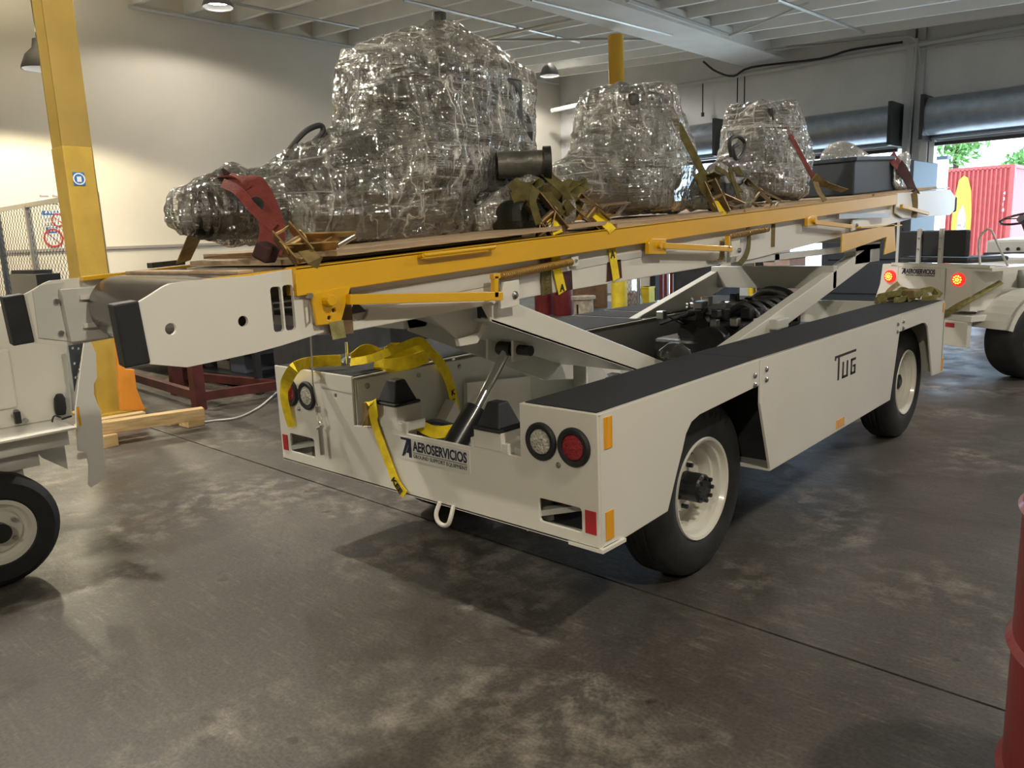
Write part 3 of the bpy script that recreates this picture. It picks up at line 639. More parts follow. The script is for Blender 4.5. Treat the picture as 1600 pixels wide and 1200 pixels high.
# hanging bracket under the conveyor (white angular skirt)
MB().plate([(at(a, b, 'x', -.60).y, at(a, b, 'x', -.60).z) for a, b in ((672, 494), (720, 532), (748, 528), (745, 480), (780, 468))], 'x', -.612, -.60).build('skirt_bracket', WHITE, L)
MB().plate([(at(a, b, 'x', -.58).y, at(a, b, 'x', -.58).z) for a, b in ((716, 530), (719, 541), (746, 536), (768, 498), (758, 496), (748, 520))], 'x', -.60, -.58).build('skirt_bracket', WHITE, L)
# front lift arms
def bar2(a, b, h, x, th, m=WHITE, name='front_lift_arm'):
    (y0, z0), (y1, z1) = a, b
    return MB().hexa([(x-th, y0, z0-h/2), (x, y0, z0-h/2), (x, y1, z1-h/2), (x-th, y1, z1-h/2), (x-th, y0, z0+h/2), (x, y0, z0+h/2), (x, y1, z1+h/2), (x-th, y1, z1+h/2)]).build(name, m, L, bevel=.004)
bar2((1.55, .70), (4.0, 1.22), .12, -.50, .07)
bar2((1.30, .62), (3.55, 1.115), .15, -1.33, .06)
MB().box((-1.38, 3.30, 1.02), (-.50, 3.36, 1.17)).build('front_arm_cross', OFFW, L, bevel=.003)
MB().box((-.58, 3.7, 1.16), (-.50, 4.2, 1.30)).build('arm_shoe', OFFW, L); MB().box((-1.38, 3.45, 1.08), (-1.30, 3.8, 1.30)).build('arm_shoe', OFFW, L)
MB().box((-1.3, 2.40, 1.24), (-.50, 2.46, 1.30)).box((-1.3, 4.1, 1.30), (-.45, 4.16, 1.36)).box((-.55, 2.0, 1.25), (-.50, 4.2, 1.285)).build('sub_frame', OFFW, L)
# ------------------------------------------------------------------ conveyor
SL = .0502
def CV(x, s, h): return (x, s, 1.421+SL*s+h)
def cbox(x0, x1, s0, s1, h0, h1, mb=None):
    mb = mb or MB()
    return mb.hexa([CV(x, s, h) for h in (h0, h1) for x, s in ((x0, s0), (x1, s0), (x1, s1), (x0, s1))])
def cvp(px, py, x=-.47):
    q = at(px, py, 'x', x); return (q.y, q.z)
def hs_(pts, x=-.47): return [cvp(a, b, x) for a, b in pts]
endp = hs_([(215, 473), (232, 463), (255, 448), (266, 443), (300, 439), (400, 430), (459, 420)])
endb = hs_([(506, 519), (440, 540), (400, 551), (350, 562), (292, 574), (234, 569)])
slot = lambda x0, y0, x1, y1, x=-.47: None
def rr_px(x0, y0, x1, y1):
    a = cvp(x0, y0); b = cvp(x1, y1); return rrect(a[0], b[1], b[0], a[1], .010, 3)
holes = [circle(*cvp(267, 514), .0145, 14), circle(*cvp(380, 502), .0145, 14), rrect(-.820, 1.214, -.788, 1.336, .009, 3), rrect(-.783, 1.214, -.751, 1.338, .009, 3), circle(*cvp(460, 452), .006, 8)]
for x0, x1 in ((-.482, -.470), (-1.312, -1.300)):
    MB().plate(endp+[(-.665, 1.38)]+endb, 'x', x0, x1, holes).build('end_plate', WHITE, L, bevel=.003)
# black bumpers at the rear
for xo in (-.47, -1.293):
    y0 = -1.161; d = .056
    MB().hexa([(xo-.035, y0-d, 1.18), (xo+.004, y0-d, 1.175), (xo+.004, y0+.004, 1.18), (xo-.035, y0+.004, 1.18), (xo-.035, y0-d-.008, 1.327), (xo+.004, y0-d-.008, 1.325), (xo+.004, y0-.006, 1.330), (xo-.035, y0-.006, 1.332)]).build('rubber_bumper', BLK, L, bevel=.004)
# channel visible inside the far end plate
fx = -1.300
ch = MB().plate(hs_([(95, 452), (170, 446), (170, 528), (112, 535)], -1.27), 'x', fx, -1.27)
ch.build('inner_channel', OFFW, L, bevel=.003)
for z0 in (1.30, 1.21): MB().box((-1.27, -1.02, z0), (-1.258, -.88, z0+.014)).build('channel_rib', WHITE, L)
MB().plate([(a+(.004), b) for a, b in hs_([(48, 455), (60, 446), (98, 441), (92, 455), (112, 534), (58, 528)], -1.30)], 'x', fx, fx+.004).build('inner_face', OFFW, L)
for z0 in (1.30, 1.20): MB().cyl((-1.30, -1.08, z0), (-1.285, -1.08, z0), .008, n=8).build('bolt', BOLT, L)
# pulley wrapped by the belt
rc = (-.86, 1.274)
pz = 1.421+SL*-.86-.005
MB().cyl((-1.25, -.90, pz-.105), (-.50, -.90, pz-.105), .103, n=64).build('end_pulley', BELT, L, smooth=True, label='smooth dark pulley wrapped by the belt')
MB().lathe((-1.26, -.90, pz-.105), (-1, 0, 0), [(.03, .0), (.03, .03), (0, .03)], 16).build('pulley_hub', STEEL, L)
cbox(-1.25, -.50, -.90, 6.0, -.012, -.004).build('conveyor_belt', BELT, L)
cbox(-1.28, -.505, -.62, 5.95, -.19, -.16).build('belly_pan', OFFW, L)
# main beams
for x0, x1 in ((-.505, -.490), (-1.30, -1.285)):
    bm_ = MB().plate([(-.70, 1.421+SL*-.70-.03), (5.6, 1.421+SL*5.6-.03), (5.6, 1.50), (2.1, 1.271), (.3, 1.221), (-.6, 1.184), (-.70, 1.19)], 'x', x0, x1, [circle(*cvp(563, 485, -.49), .030, 20)] if x0 > -1 else [])
    bm_.build('main_beam', WHITE, L, bevel=.003)
MB().plate([(-.56, 1.30), (1.3, 1.365), (1.3, 1.35), (-.5, 1.245)], 'x', -.490, -.487).build('beam_fold', OFFW, L)
MB().plate([(-.63, 1.18), (-.55, 1.18), (-.55, 1.31), (-.63, 1.31)], 'x', -.489, -.484).build('guard_tab', CARD, L)
cbox(-1.285, -.50, 5.55, 5.6, -.15, -.02).build('front_cross', OFFW, L)
# front end plates, one of them seen edge-on past the doorway
for x0, x1 in ((-.482, -.470), (-1.312, -1.300)):
    MB().plate([(4.42, 1.645), (5.90, 1.695), (6.10, 1.63), (6.10, 1.52), (5.95, 1.475), (4.6, 1.46), (4.42, 1.50)], 'x', x0, x1).build('end_plate', WHITE, L, bevel=.003)
MB().cyl((-1.29, 6.0, 1.59), (-.49, 6.0, 1.59), .095, n=32).build('end_pulley', BELT, L, smooth=True)
for xo in (-.47, -1.29): MB().box((xo-.05, 6.08, 1.50), (xo+.004, 6.16, 1.64)).build('rubber_bumper', BLK, L, bevel=.02)
# guard rails
XR = -.455
def zr(s): return 1.421+SL*s
MB().plate([(-.745, zr(-.745)-.078), (-.745, zr(-.745)), (4.40, zr(4.40)), (4.40, zr(4.4)-.080)], 'x', XR-.010, XR).build('guard_rail', YEL, L, bevel=.003)
cbox(-.505, XR, -.745, 4.40, -.006, .0).build('rail_lip', YEL, L)
MB().box((-.505, -.749, zr(-.745)-.076), (XR, -.743, zr(-.745)-.002)).build('rail_end', YEL, L)
cbox(-.52, -.49, -.98, -.745, -.014, -.004).build('belt_edge_strip', YEL, L)
cbox(-1.31, -1.27, -1.0, 4.6, -.012, .0).build('belt_edge_strip', YEL, L)
MB().plate([(.40, zr(.4)), (.62, zr(.62)+.085), (4.6, zr(4.6)+.06), (4.6, zr(4.6))], 'x', -1.312, -1.300).build('guard_rail', YEL, L, bevel=.002)
# rail handle, gussets, links
a, b = cvp(662, 399, -.43), cvp(773, 386, -.43)
hd = MB().tube([(-.43, a[0], a[1]), (-.43, b[0], b[1])], .007, 8)
for q in (a, b): hd.cyl((-.43, q[0], q[1]), (-.456, q[0], q[1]-.004), .007, n=8)
hd.build('rail_handle', YEL, L, smooth=True)
g = MB().plate(hs_([(486, 458), (549, 446), (533, 505), (496, 509)], -.45), 'x', -.462, -.45, [circle(*cvp(522, 485, -.45), .0065, 10), circle(*cvp(515, 497, -.45), .0065, 10)]).build('gusset', YEL, L, bevel=.003)
q = cvp(511, 469, -.45); MB().cyl((-.45, *q), (-.425, *q), .018, .016, 12).build('pivot_bolt', YEL, L, bevel=.002)
q = cvp(483, 462, -.45); MB().cyl((-.46, *q), (-.44, *q), .008, n=8).build('anchor_bolt', BOLT, L)
def link(p, q, xx, h, name='stay_bar', m=YEL): 
    a, b = cvp(*p, xx), cvp(*q, xx); return MB().beam((xx, *a), (xx, *b), .02, h, up=(0, 0, 1)).build(name, m, L, bevel=.002)
link((544, 468), (783, 462.5), -.44, .030)
link((773, 465), (773, 431), -.44, .02); link((768, 432), (779, 431), -.44, .018)
link((1036, 384), (1142, 389), -.44, .026); link((1137, 389), (1137, 369), -.44, .02)
link((1272, 347), (1330, 354), -.44, .026); link((1408, 322), (1450, 334), -.44, .026)
for pts in ([(1014, 379), (1020, 373), (1041, 373), (1041, 397), (1014, 397)], [(1262, 341), (1268, 337), (1277, 337), (1277, 353), (1262, 353)]):
    MB().plate(hs_(pts, -.442), 'x', -.462, -.442).build('gusset', YEL, L, bevel=.002)
for p in ((1029, 383), (1271, 345)):
    q = cvp(*p, -.44); MB().cyl((-.442, *q), (-.425, *q), .014, n=10).build('pivot_bolt', YEL, L)
for pts, bp in (([(787, 441), (811, 437), (812, 477), (783, 483), (782, 470)], (804, 461)), ([(1145, 377), (1156, 375), (1157, 399), (1142, 402)], (1154, 391)), ([(1333, 344), (1355, 337), (1360, 352), (1331, 361)], (1338, 352))):
    o = MB().plate(hs_(pts, -.455), 'x', -.466, -.455).build('white_bracket', WHITE, L, bevel=.002)
    q = cvp(*bp, -.455); MB().lathe((-.455, *q), (1, 0, 0), [(.014, 0), (.014, .006), (.006, .014), (0, .014)], 12).build('bolt', BOLT, o)
a = Vector((-.455, *cvp(779, 432, -.455))); b = Vector((-.455, *cvp(893, 409, -.455))); pts = []
n = 40
x_, y_, z_ = frame(a, b)
for i in range(n*10+1):
    t = i/(n*10); pts.append(a+(b-a)*t+(x_*math.cos(2*PI*n*t)+y_*math.sin(2*PI*n*t))*.0125)
MB().tube(pts, .0032, 5).build('coil_spring', mat('spring_bronze', (.42, .24, .05), .4, .5), L, smooth=True)
a = Vector((-.455, *cvp(1137, 370, -.455))); b = Vector((-.455, *cvp(1200, 358, -.455))); pts = []
for i in range(241):
    t = i/240; x_, y_, z_ = frame(a, b); pts.append(a+(b-a)*t+(x_*math.cos(2*PI*24*t)+y_*math.sin(2*PI*24*t))*.0125)
MB().tube(pts, .004, 5).build('coil_spring', mat('spring_bronze_far', (.42, .27, .12), .4, .5), L, smooth=True)
o = MB().plate(hs_([(893, 402), (904, 400), (904, 415), (894, 416)], -.47), 'x', -.484, -.47).build('spring_bracket', WHITE, L)
q = cvp(899, 407, -.47); MB().cyl((-.47, *q), (-.462, *q), .006, n=8).build('bolt', BOLT, o)
# bent tan skirt near the front
MB().plate(hs_([(1316, 366), (1398, 350), (1400, 392), (1382, 398), (1386, 370), (1315, 395)], -.42), 'x', -.43, -.42).build('front_skirt', YEL, L, bevel=.002)
MB().box((-.50, 3.55, 1.405), (-.42, 4.42, 1.415)).build('skirt_top', YEL, L)
MB().box((-.46, 3.2, 1.47), (-.44, 4.2, 1.50)).build('slide_bar', STEEL, L)
# cable with a locking pin
cb = MB().tube([at(481, 468, 'x', -.45), Vector(at(484, 500, 'x', -.45)), at(489, 600, 'y', -.03), at(497, 640, 'y', -.03)], .003, 6).build('pin_cable', STEEL, L)
q = at(497, 640, 'y', -.03)
MB().box((q.x-.012, -.036, q.z-.012), (q.x+.012, -.024, q.z+.014)).build('ferrule', STEEL, cb)
e = at(502, 664, 'y', -.03); e2 = at(504, 710, 'y', -.03)
MB().tube(bez([q, (q.x-.012, -.03, q.z-.03), (e.x-.01, -.03, e.z+.01), (e.x+.008, -.03, e.z), (q.x+.02, -.03, q.z-.035), q], 5), .0028, 6).tube(bez([(e.x-.014, -.03, e.z), (e.x, -.036, e.z+.014), (e.x+.012, -.03, e.z), (e.x, -.024, e.z-.012), (e.x-.014, -.03, e.z)], 4), .0035, 6).cyl((e.x-.03, -.03, e.z-.02), (e.x+.01, -.03, e.z+.002), .008, n=8).build('cable_loop', CHROME, cb)
MB().cyl((e2.x, -.03, e.z-.01), (e2.x, -.03, e2.z), .010, n=12).build('locking_pin', STEEL, cb, smooth=True)
# engine between the front arms
E_ = Vector((-.95, 2.75, .70))
MB().box((-1.15, 2.15, .50), (-.50, 3.3, .80)).box((-1.05, 2.25, .80), (-.62, 3.1, .90)).build('engine_block', ENG, L, bevel=.02)
MB().box((-.98, 2.3, .90), (-.80, 3.0, .97)).build('valve_cover', ENG, L, bevel=.02)
ip = MB()
for k in range(5): ip.tube(bez([(-.80, 2.4+.13*k, .93), (-.70, 2.42+.13*k, .99), (-.62, 2.44+.13*k, .93), (-.60, 2.44+.13*k, .84)], 4), .02, 8)
ip.build('intake_runner', ENG, L, smooth=True)
MB().tube(bez([(-1.1, 3.35, .9), (-.9, 3.2, 1.0), (-.72, 3.1, .99), (-.64, 3.0, .93), (-.62, 2.85, .86)], 6), .04, 12).build('air_duct', ENG, L, smooth=True)
MB().cyl((-.9, 2.2, .86), (-.9, 2.45, .86), .10, n=24).cyl((-.75, 2.12, .80), (-.75, 2.2, .80), .09, n=24).build('alternator', ENG, L, smooth=True)
hz = MB()
random.seed(3)
for k in range(22):
    p = [Vector((random.uniform(-1.1, -.66), random.uniform(2.15, 3.1), random.uniform(.84, .97)))]
    for j in range(3):
        q = p[-1]+Vector((random.uniform(-.14, .14), random.uniform(-.16, .16), random.uniform(-.05, .05))); q.x = max(-1.15, min(-.62, q.x)); q.z = max(.80, min(1.0, q.z)); p.append(q)
    MB().tube(bez(p, 4), random.uniform(.005, .012), 6).build('engine_hose', random.choice([WIRE, WIRE, CAST]), L, smooth=True)
for k in range(44):
    c = Vector((random.uniform(-1.15, -.62), random.uniform(2.1, 3.2), random.uniform(.88, .99))); s = random.uniform(.010, .032)
    MB().box(c-Vector((s, s, s)), c+Vector((s, s*random.uniform(.6, 1.6), s))).build('engine_fitting', random.choice([ENG, ENG, STEEL, BOLT, DARKB, CASTL, OFFW]), L, bevel=.006)
for c, m in (((-.62, 2.62, .93), YBOL), ((-.56, 2.72, .92), ORG), ((-.60, 2.95, .95), SIGNR), ((-.50, 2.5, .89), STKR)):
    c = Vector(c); MB().box(c-Vector((.03, .025, .015)), c+Vector((.03, .025, .015))).build('engine_tag', m, L)
MB().box((-.60, 2.34, .86), (-.45, 2.5, .92)).build('battery', OFFW, L, bevel=.008)
q = at(1054, 545, 'x', -.42)
MB().lathe((q.x, q.y, q.z-.05), (0, 0, 1), [(.035, -.06), (.035, .0), (.075, .02), (.07, .045), (.03, .075), (0, .078)], 28).build('air_precleaner', CLEARP, L, smooth=True)
MB().cyl((q.x, q.y, q.z-.09), (q.x, q.y, q.z-.06), .038, n=24).build('clamp_band', OFFW, L)
MB().box((-1.27, 1.62, .45), (-.34, 2.12, .62)).build('gear_case', CAST, L, bevel=.03)
# ================================================================== load on the conveyor
def sheet(label, x0, x1, s0, s1, h, rot=0):
    o = thing('plywood_sheet', label, 'plywood', CV((x0+x1)/2, (s0+s1)/2, h))
    cbox(x0, x1, s0, s1, h, h+.006).build('lower_ply', PLYE, o); cbox(x0, x1, s0, s1, h+.006, h+.016).build('face_ply', PLY, o); return o
sheet('plywood sheet under the first wrapped load, nearest the rear', -1.20, -.60, -.68, .35, .0)
sheet('long plywood sheet along the yellow rail under the first load', -1.26, -.465, -.60, .78, .017)
sheet('plywood sheet between the first and middle wrapped loads', -1.27, -.47, .80, 1.25, .0)
sheet('plywood sheet under the middle wrapped load', -1.26, -.475, 1.26, 2.35, .0)
sheet('plywood sheet under the third wrapped load', -1.26, -.475, 2.38, 3.9, .0)
sheet('plywood board under the black crate at the far end', -1.26, -.475, 3.95, 5.5, .0)
def pline(label, x0, s0, x1, s1): 
    return single('thin_board', MB().hexa([CV(x0, s0, -.003), CV(x1, s0, -.003), CV(x1, s1, -.003), CV(x0, s1, -.003), CV(x0, s0, .004), CV(x1, s0, .004), CV(x1, s1, .004), CV(x0, s1, .004)]), PLY, label, 'wood')
pline('thin wooden slat lying across the belt behind the first load', -1.24, -.88, -.52, -.835)
def sph(c, r, n=26):
    out = []
    for i in range(n):
        zz = 1-2*(i+.5)/n; a = i*2.39996; q = math.sqrt(1-zz*zz); out.append(Vector(c)+Vector((q*math.cos(a), q*math.sin(a), zz))*r)
    return out
def film(name, hulls, m, parent, vox=.013, disp=.02, size=.10, smooth=6, extra=None):
    vs, fs = [], []
    for h in hulls:
        bm = bmesh.new()
        for c, r in h:
            for p in (sph(c, r) if r > .02 else [Vector(c)]): bm.verts.new(p)
        res = bmesh.ops.convex_hull(bm, input=bm.verts)
        bmesh.ops.delete(bm, geom=[g for g in res['geom_interior'] if isinstance(g, bmesh.types.BMVert)], context='VERTS')
        bm.verts.index_update(); n = len(vs); vs += [v.co.copy() for v in bm.verts]; fs += [tuple(v.index+n for v in f.verts) for f in bm.faces]; bm.free()
    o = MB().add(vs, fs).build(name, m, parent)
    r = o.modifiers.new('rm', 'REMESH'); r.mode = 'VOXEL'; r.voxel_size = vox; r.use_smooth_shade = True
    s = o.modifiers.new('sm', 'SMOOTH'); s.factor = .5; s.iterations = smooth
    t = bpy.data.textures.new('wrinkle', 'CLOUDS'); t.noise_scale = size; t.noise_depth = 3
    d = o.modifiers.new('dp', 'DISPLACE'); d.texture = t; d.strength = disp*2; d.mid_level = .5; d.texture_coords = 'LOCAL'
    t2 = bpy.data.textures.new('crease', 'MUSGRAVE'); t2.noise_scale = size*.8; t2.musgrave_type = 'RIDGED_MULTIFRACTAL'
    d2 = o.modifiers.new('dp2', 'DISPLACE'); d2.texture = t2; d2.strength = disp*.5; d2.mid_level = .3; d2.texture_coords = 'LOCAL'
    return o
CREAM = mat('crease_film', (.80, .79, .74), .2, coat=.8)
def creases(n, o, pts_fn, seed=1, r=(.0012, .0035), lab='film_crease'):
    random.seed(seed); m = MB()
    for i in range(n): m.tube(bez(pts_fn(), 5), random.uniform(*r), 4)
    return m.build(lab, CREAM, o, smooth=True, kind='stuff')
# ---- first load: big transmission
c1 = thing('wrapped_transmission', 'largest wrapped load: tall machine casing in clear plastic film at the rear of the belt', 'machinery', CV(-.9, 0, .03))
X1 = -.92
A = MB()
MB().cyl((X1, -.74, 1.555), (X1, -.30, 1.575), .085, .115, 28).build('output_shaft', CASTL, c1, smooth=True)
MB().cyl((X1, -.80, 1.555), (X1, -.73, 1.555), .072, n=28).cyl((X1, -.77, 1.555), (X1, -.755, 1.555), .085, n=28).build('flange', CAST, c1, smooth=True)
fl_ = MB()
for k in range(8):
    a = 2*PI*k/8; fl_.cyl((X1+.062*math.cos(a), -.79, 1.555+.062*math.sin(a)), (X1+.062*math.cos(a), -.81, 1.555+.062*math.sin(a)), .010, n=6)
fl_.build('flange_bolt', STEEL, c1)
MB().box((X1-.03, -.70, 1.60), (X1+.03, -.60, 1.67)).cyl((X1, -.64, 1.64), (X1, -.64, 1.69), .02, n=10).build('breather', CAST, c1, bevel=.01)
MB().cyl((X1, -.45, 1.575), (X1, .02, 1.70), .105, .215, 32).cyl((X1, .02, 1.70), (X1, .26, 1.70), .215, n=32).build('bell_housing', CAST, c1, smooth=True)
rb = MB()
for k in range(12):
    a = 2*PI*k/12; d = Vector((math.cos(a), 0, math.sin(a)))
    rb.beam(Vector((X1, -.42, 1.575))+d*.105, Vector((X1, .02, 1.70))+d*.22, .012, .03)
rb.build('rib', CASTL, c1)
MB().box((X1-.15, .05, 1.78), (X1+.12, .34, 2.06)).box((X1-.12, -.04, 1.92), (X1+.08, .05, 2.02)).build('valve_body', CAST, c1, bevel=.02)
MB().box((X1-.10, .10, 2.06), (X1+.10, .30, 2.09)).cyl((X1+.02, .26, 2.10), (X1+.02, .26, 2.27), .022, n=12).cyl((X1+.02, .26, 2.235), (X1+.02, .26, 2.29), .030, n=6).build('lifting_stud', CAST, c1, bevel=.006)
MB().cyl((X1-.08, .30, 2.02), (X1-.08, .58, 2.02), .10, n=24).cyl((X1+.04, .36, 1.86), (X1+.04, .62, 1.86), .13, n=24).box((X1-.18, .36, 1.66), (X1+.17, .56, 2.06)).build('pump_housing', CAST, c1, bevel=.01)
MB().cyl((X1+.05, .42, 1.92), (X1+.16, .42, 1.92), .09, .07, n=24).build('filter_canister', CAST, c1, smooth=True)
MB().cyl((X1-.05, .10, 1.60), (X1+.17, .10, 1.60), .08, n=24).build('drain_cover', CAST, c1, smooth=True)
MB().box((X1-.12, -.40, 1.47), (X1+.12, .20, 1.53)).box((X1-.12, -.2, 1.53), (X1+.13, .15, 1.62)).build('sump', CASTL, c1, bevel=.02)
random.seed(5); 
for k in range(34):
    y = random.uniform(-.45, .5); z = random.uniform(1.5, 2.1) if y > -.05 else random.uniform(1.5, 1.62); s = random.uniform(.015, .045)
    x = X1+random.uniform(.08, .15) if y > -.05 else X1+random.uniform(.05, .12); MB().box((x-s, y-s, z-s), (x+s*.8, y+s, z+s*random.uniform(.5, 1.4))).build('cast_boss', random.choice([CAST, CASTL, ENG]), c1, bevel=.012)
hp = MB()
for k in range(7):
    p = Vector((X1+.09, random.uniform(-.05, .25), random.uniform(1.7, 2.0))); hp.tube(bez([p, p+Vector((.06, .06, -.1)), p+Vector((.03, .15, -.2)), p+Vector((-.05, .2, -.28))], 5), .011, 8)
hp.build('oil_line', WIRE, c1, smooth=True)
MB().tube(bez([at(437, 257, 'x', X1), at(455, 230, 'x', X1), at(478, 205, 'x', X1), at(500, 196, 'x', X1), at(504, 206, 'x', X1), at(488, 224, 'x', X1), at(465, 240, 'x', X1), at(447, 258, 'x', X1)], 6), .0095, 8).build('hose_loop', WIRE, c1, smooth=True, label='black hose loop sticking out of the film')
tp0, tp1 = at(806, 257, 'x', -.70), at(851, 254, 'x', -.66)
tp1 = tp0+Vector((.10, .095, .0))
MB().cyl(tp0-Vector((.05, .05, 0)), tp1, .052, n=32, cap=False).build('outlet_pipe', CASTL, c1, smooth=True)
MB().lathe(tp1, (tp1-tp0), [(.052, -.03), (.066, -.03), (.066, .0), (.046, .0), (.044, -.05), (0, -.05)], 32).build('pipe_collar', CAST, c1, smooth=True)
FM1 = film_material('stretch_film', 3.1)
H1 = [
 [((X1, -.79, 1.555), .082), ((X1, -.50, 1.57), .125), ((X1, -.655, 1.665), .028)],
 [((X1, -.80, 1.47), .012), ((X1, -.55, 1.57), .12), ((X1+.1, -.45, 1.475), .03), ((X1-.12, -.45, 1.475), .03), ((X1, -.50, 1.57), .13)],
 [((X1, -.52, 1.57), .13), ((X1, .05, 1.70), .265), ((X1+.12, -.3, 1.48), .04), ((X1+.15, .2, 1.49), .045), ((X1-.15, .2, 1.49), .045), ((X1, -.42, 1.71), .012)],
 [((X1, .0, 1.70), .25), ((X1-.12, -.12, 1.84), .03), ((X1-.12, -.07, 2.10), .04), ((X1+.13, -.05, 2.03), .05), ((X1-.12, .1, 2.16), .04), ((X1+.03, .27, 2.24), .03), ((X1+.17, .30, 2.10), .05), ((X1+.12, .25, 1.7), .12)],
 [((X1+.03, .27, 2.24), .035), ((X1+.16, .32, 2.08), .05), ((X1-.12, .72, 2.14), .05), ((X1+.06, .70, 2.09), .05), ((X1+.12, .62, 1.74), .04), ((X1-.08, .70, 1.76), .02), ((X1, .25, 1.7), .2), ((X1+.05, .40, 2.20), .02)],
 [((X1, .15, 1.62), .20), ((X1+.1, .58, 1.72), .05), ((X1-.1, .16, 1.47), .03), ((X1+.14, .20, 1.47), .03), ((X1+.12, .34, 1.55), .03)],
]
f1 = film('plastic_film', H1, FM1, c1, vox=.012, disp=.018, size=.09)
# ---- middle load
def load2(label, X, Y0, s, m, nm='wrapped_gearbox'):
    z0 = zr(Y0)+.03
    def T(dx, dy, dz): return Vector((X+dx*s, Y0+dy*s, z0+dz*s))
    o = thing(nm, label, 'machinery', T(0, 0, 0))
    MB().box(T(-.17, -.14, .03), T(.17, .30, .22)).box(T(-.14, -.02, .22), T(.13, .26, .42)).build('gear_case', CAST, o, bevel=.03)
    MB().cyl(T(0, -.42, .17), T(0, -.12, .20), .07*s, .13*s, 28).cyl(T(0, -.46, .17), T(0, -.42, .17), .06*s, n=28).build('input_housing', CAST, o, smooth=True)
    MB().cyl(T(-.02, .10, .26), T(-.02, .38, .26), .15*s, n=32).build('converter', CAST, o, smooth=True)
    MB().box(T(-.15, -.04, .42), T(.02, .12, .60)).box(T(-.12, .1, .4), T(.14, .3, .6)).cyl(T(.1, .0, .45), T(.1, .0, .58), .035*s, n=12).build('valve_block', CAST, o, bevel=.015)
    MB().cyl(T(.06, .10, .36), T(.15, .10, .36), .06*s, n=24).build('side_cover', CAST, o, smooth=True); MB().cyl(T(.1, .24, .2), T(.19, .24, .2), .08*s, n=24).build('side_cover', CASTL, o, smooth=True)
    for k in range(18):
        p = T(random.uniform(.05, .15), random.uniform(-.12, .30), random.uniform(.08, .44)); q = random.uniform(.012, .03)*s; MB().box(p-Vector((q, q, q)), p+Vector((q, q, q))).build('cast_boss', CAST, o, bevel=.01)
    H = [[(T(0, -.44, .17), .085*s), (T(0, -.1, .2), .19*s), (T(.14, -.1, .05), .03*s), (T(-.14, -.1, .05), .03*s)],
         [(T(-.17, -.12, .08), .04*s), (T(.19, -.1, .08), .04*s), (T(.2, .30, .05), .04*s), (T(-.2, .33, .05), .04*s), (T(.22, .36, .28), .04*s), (T(-.2, .40, .28), .04*s),
          (T(-.16, -.02, .60), .03*s), (T(.05, -.03, .60), .03*s), (T(-.14, .30, .62), .03*s), (T(.15, .28, .62), .03*s), (T(-.1, -.2, .25), .06*s), (T(.12, -.18, .24), .05*s)]]
    film('plastic_film', H, m, o, vox=.013*max(s, 1), disp=.018, size=.1)
    return o, T
c2, T2 = load2('middle wrapped load: trapezoid bundle in clear plastic behind the olive straps', -.92, 1.45, 1.0, film_material('stretch_film_b', 7.7, .04, (.15, .1, .3)))
c3, T3 = load2('third wrapped load with a dark hose loop, furthest of the three tall bundles', -.92, 3.0, .98, film_material('stretch_film_c', 12.3, .03, (.2, -.2, .5)))
MB().tube(bez([at(1143, 245, 'x', -.72), at(1140, 220, 'x', -.72), at(1152, 213, 'x', -.72), at(1163, 222, 'x', -.72), at(1160, 240, 'x', -.72), at(1150, 248, 'x', -.72), at(1145, 232, 'x', -.72), at(1152, 226, 'x', -.72)], 6), .012, 8).build('hose_loop', WIRE, c3, smooth=True)
# ---- far end: dark crate with film and small bundle
cr = thing('black_crate', 'dark blue-black crate half covered with film at the far end of the belt', 'crate', CV(-.92, 4.6, 0))
cbox(-1.22, -.60, 3.9, 5.0, .018, .27).build('crate_body', DARK, cr, bevel=.01)
cbox(-1.24, -.58, 3.88, 5.02, .25, .28).build('rim', DARK, cr, bevel=.006)
film('plastic_film', [[((-.9, 4.1, 1.92), .03), ((-.9, 4.7, 1.95), .04), ((-.85, 4.35, 2.02), .04), ((-1.0, 4.5, 2.02), .03), ((-.7, 4.45, 1.92), .03)]], film_material('stretch_film_d', 15, .2), cr, vox=.02)
film('side_film', [[((-.58, 4.7, 1.70), .02), ((-.58, 5.0, 1.70), .03), ((-.58, 4.68, 1.93), .02), ((-.60, 5.05, 1.95), .03), ((-.7, 5.1, 1.8), .04)]], film_material('stretch_film_e', 19, .3), cr, vox=.02)
wb = thing('wrapped_bundle', 'small dark wrapped bundle tied under olive straps between the middle and third loads', 'bundle', CV(-.6, 2.0, 0))
MB().box((-.75, 1.85, zr(2)+.03), (-.55, 2.2, zr(2)+.20)).build('casing', CAST, wb, bevel=.05)
film('plastic_film', [[((-.7, 1.84, 1.60), .06), ((-.58, 2.12, 1.60), .07), ((-.65, 2.0, 1.74), .05), ((-.62, 1.95, 1.58), .05)]], film_material('stretch_film_f', 22, .15), wb, vox=.012)
wb = thing('wrapped_bundle', 'small dark wrapped bundle under tangled olive straps by the first load', 'bundle', CV(-.6, .4, 0))
MB().box((-.80, .30, 1.46), (-.56, .62, 1.58)).cyl((-.8, .5, 1.60), (-.56, .62, 1.6), .05).build('casing', CAST, wb, bevel=.04)
film('plastic_film', [[((-.75, .30, 1.52), .06), ((-.58, .55, 1.53), .07), ((-.65, .45, 1.62), .06), ((-.68, .6, 1.6), .06)]], film_material('stretch_film_g', 25, .12), wb, vox=.012)
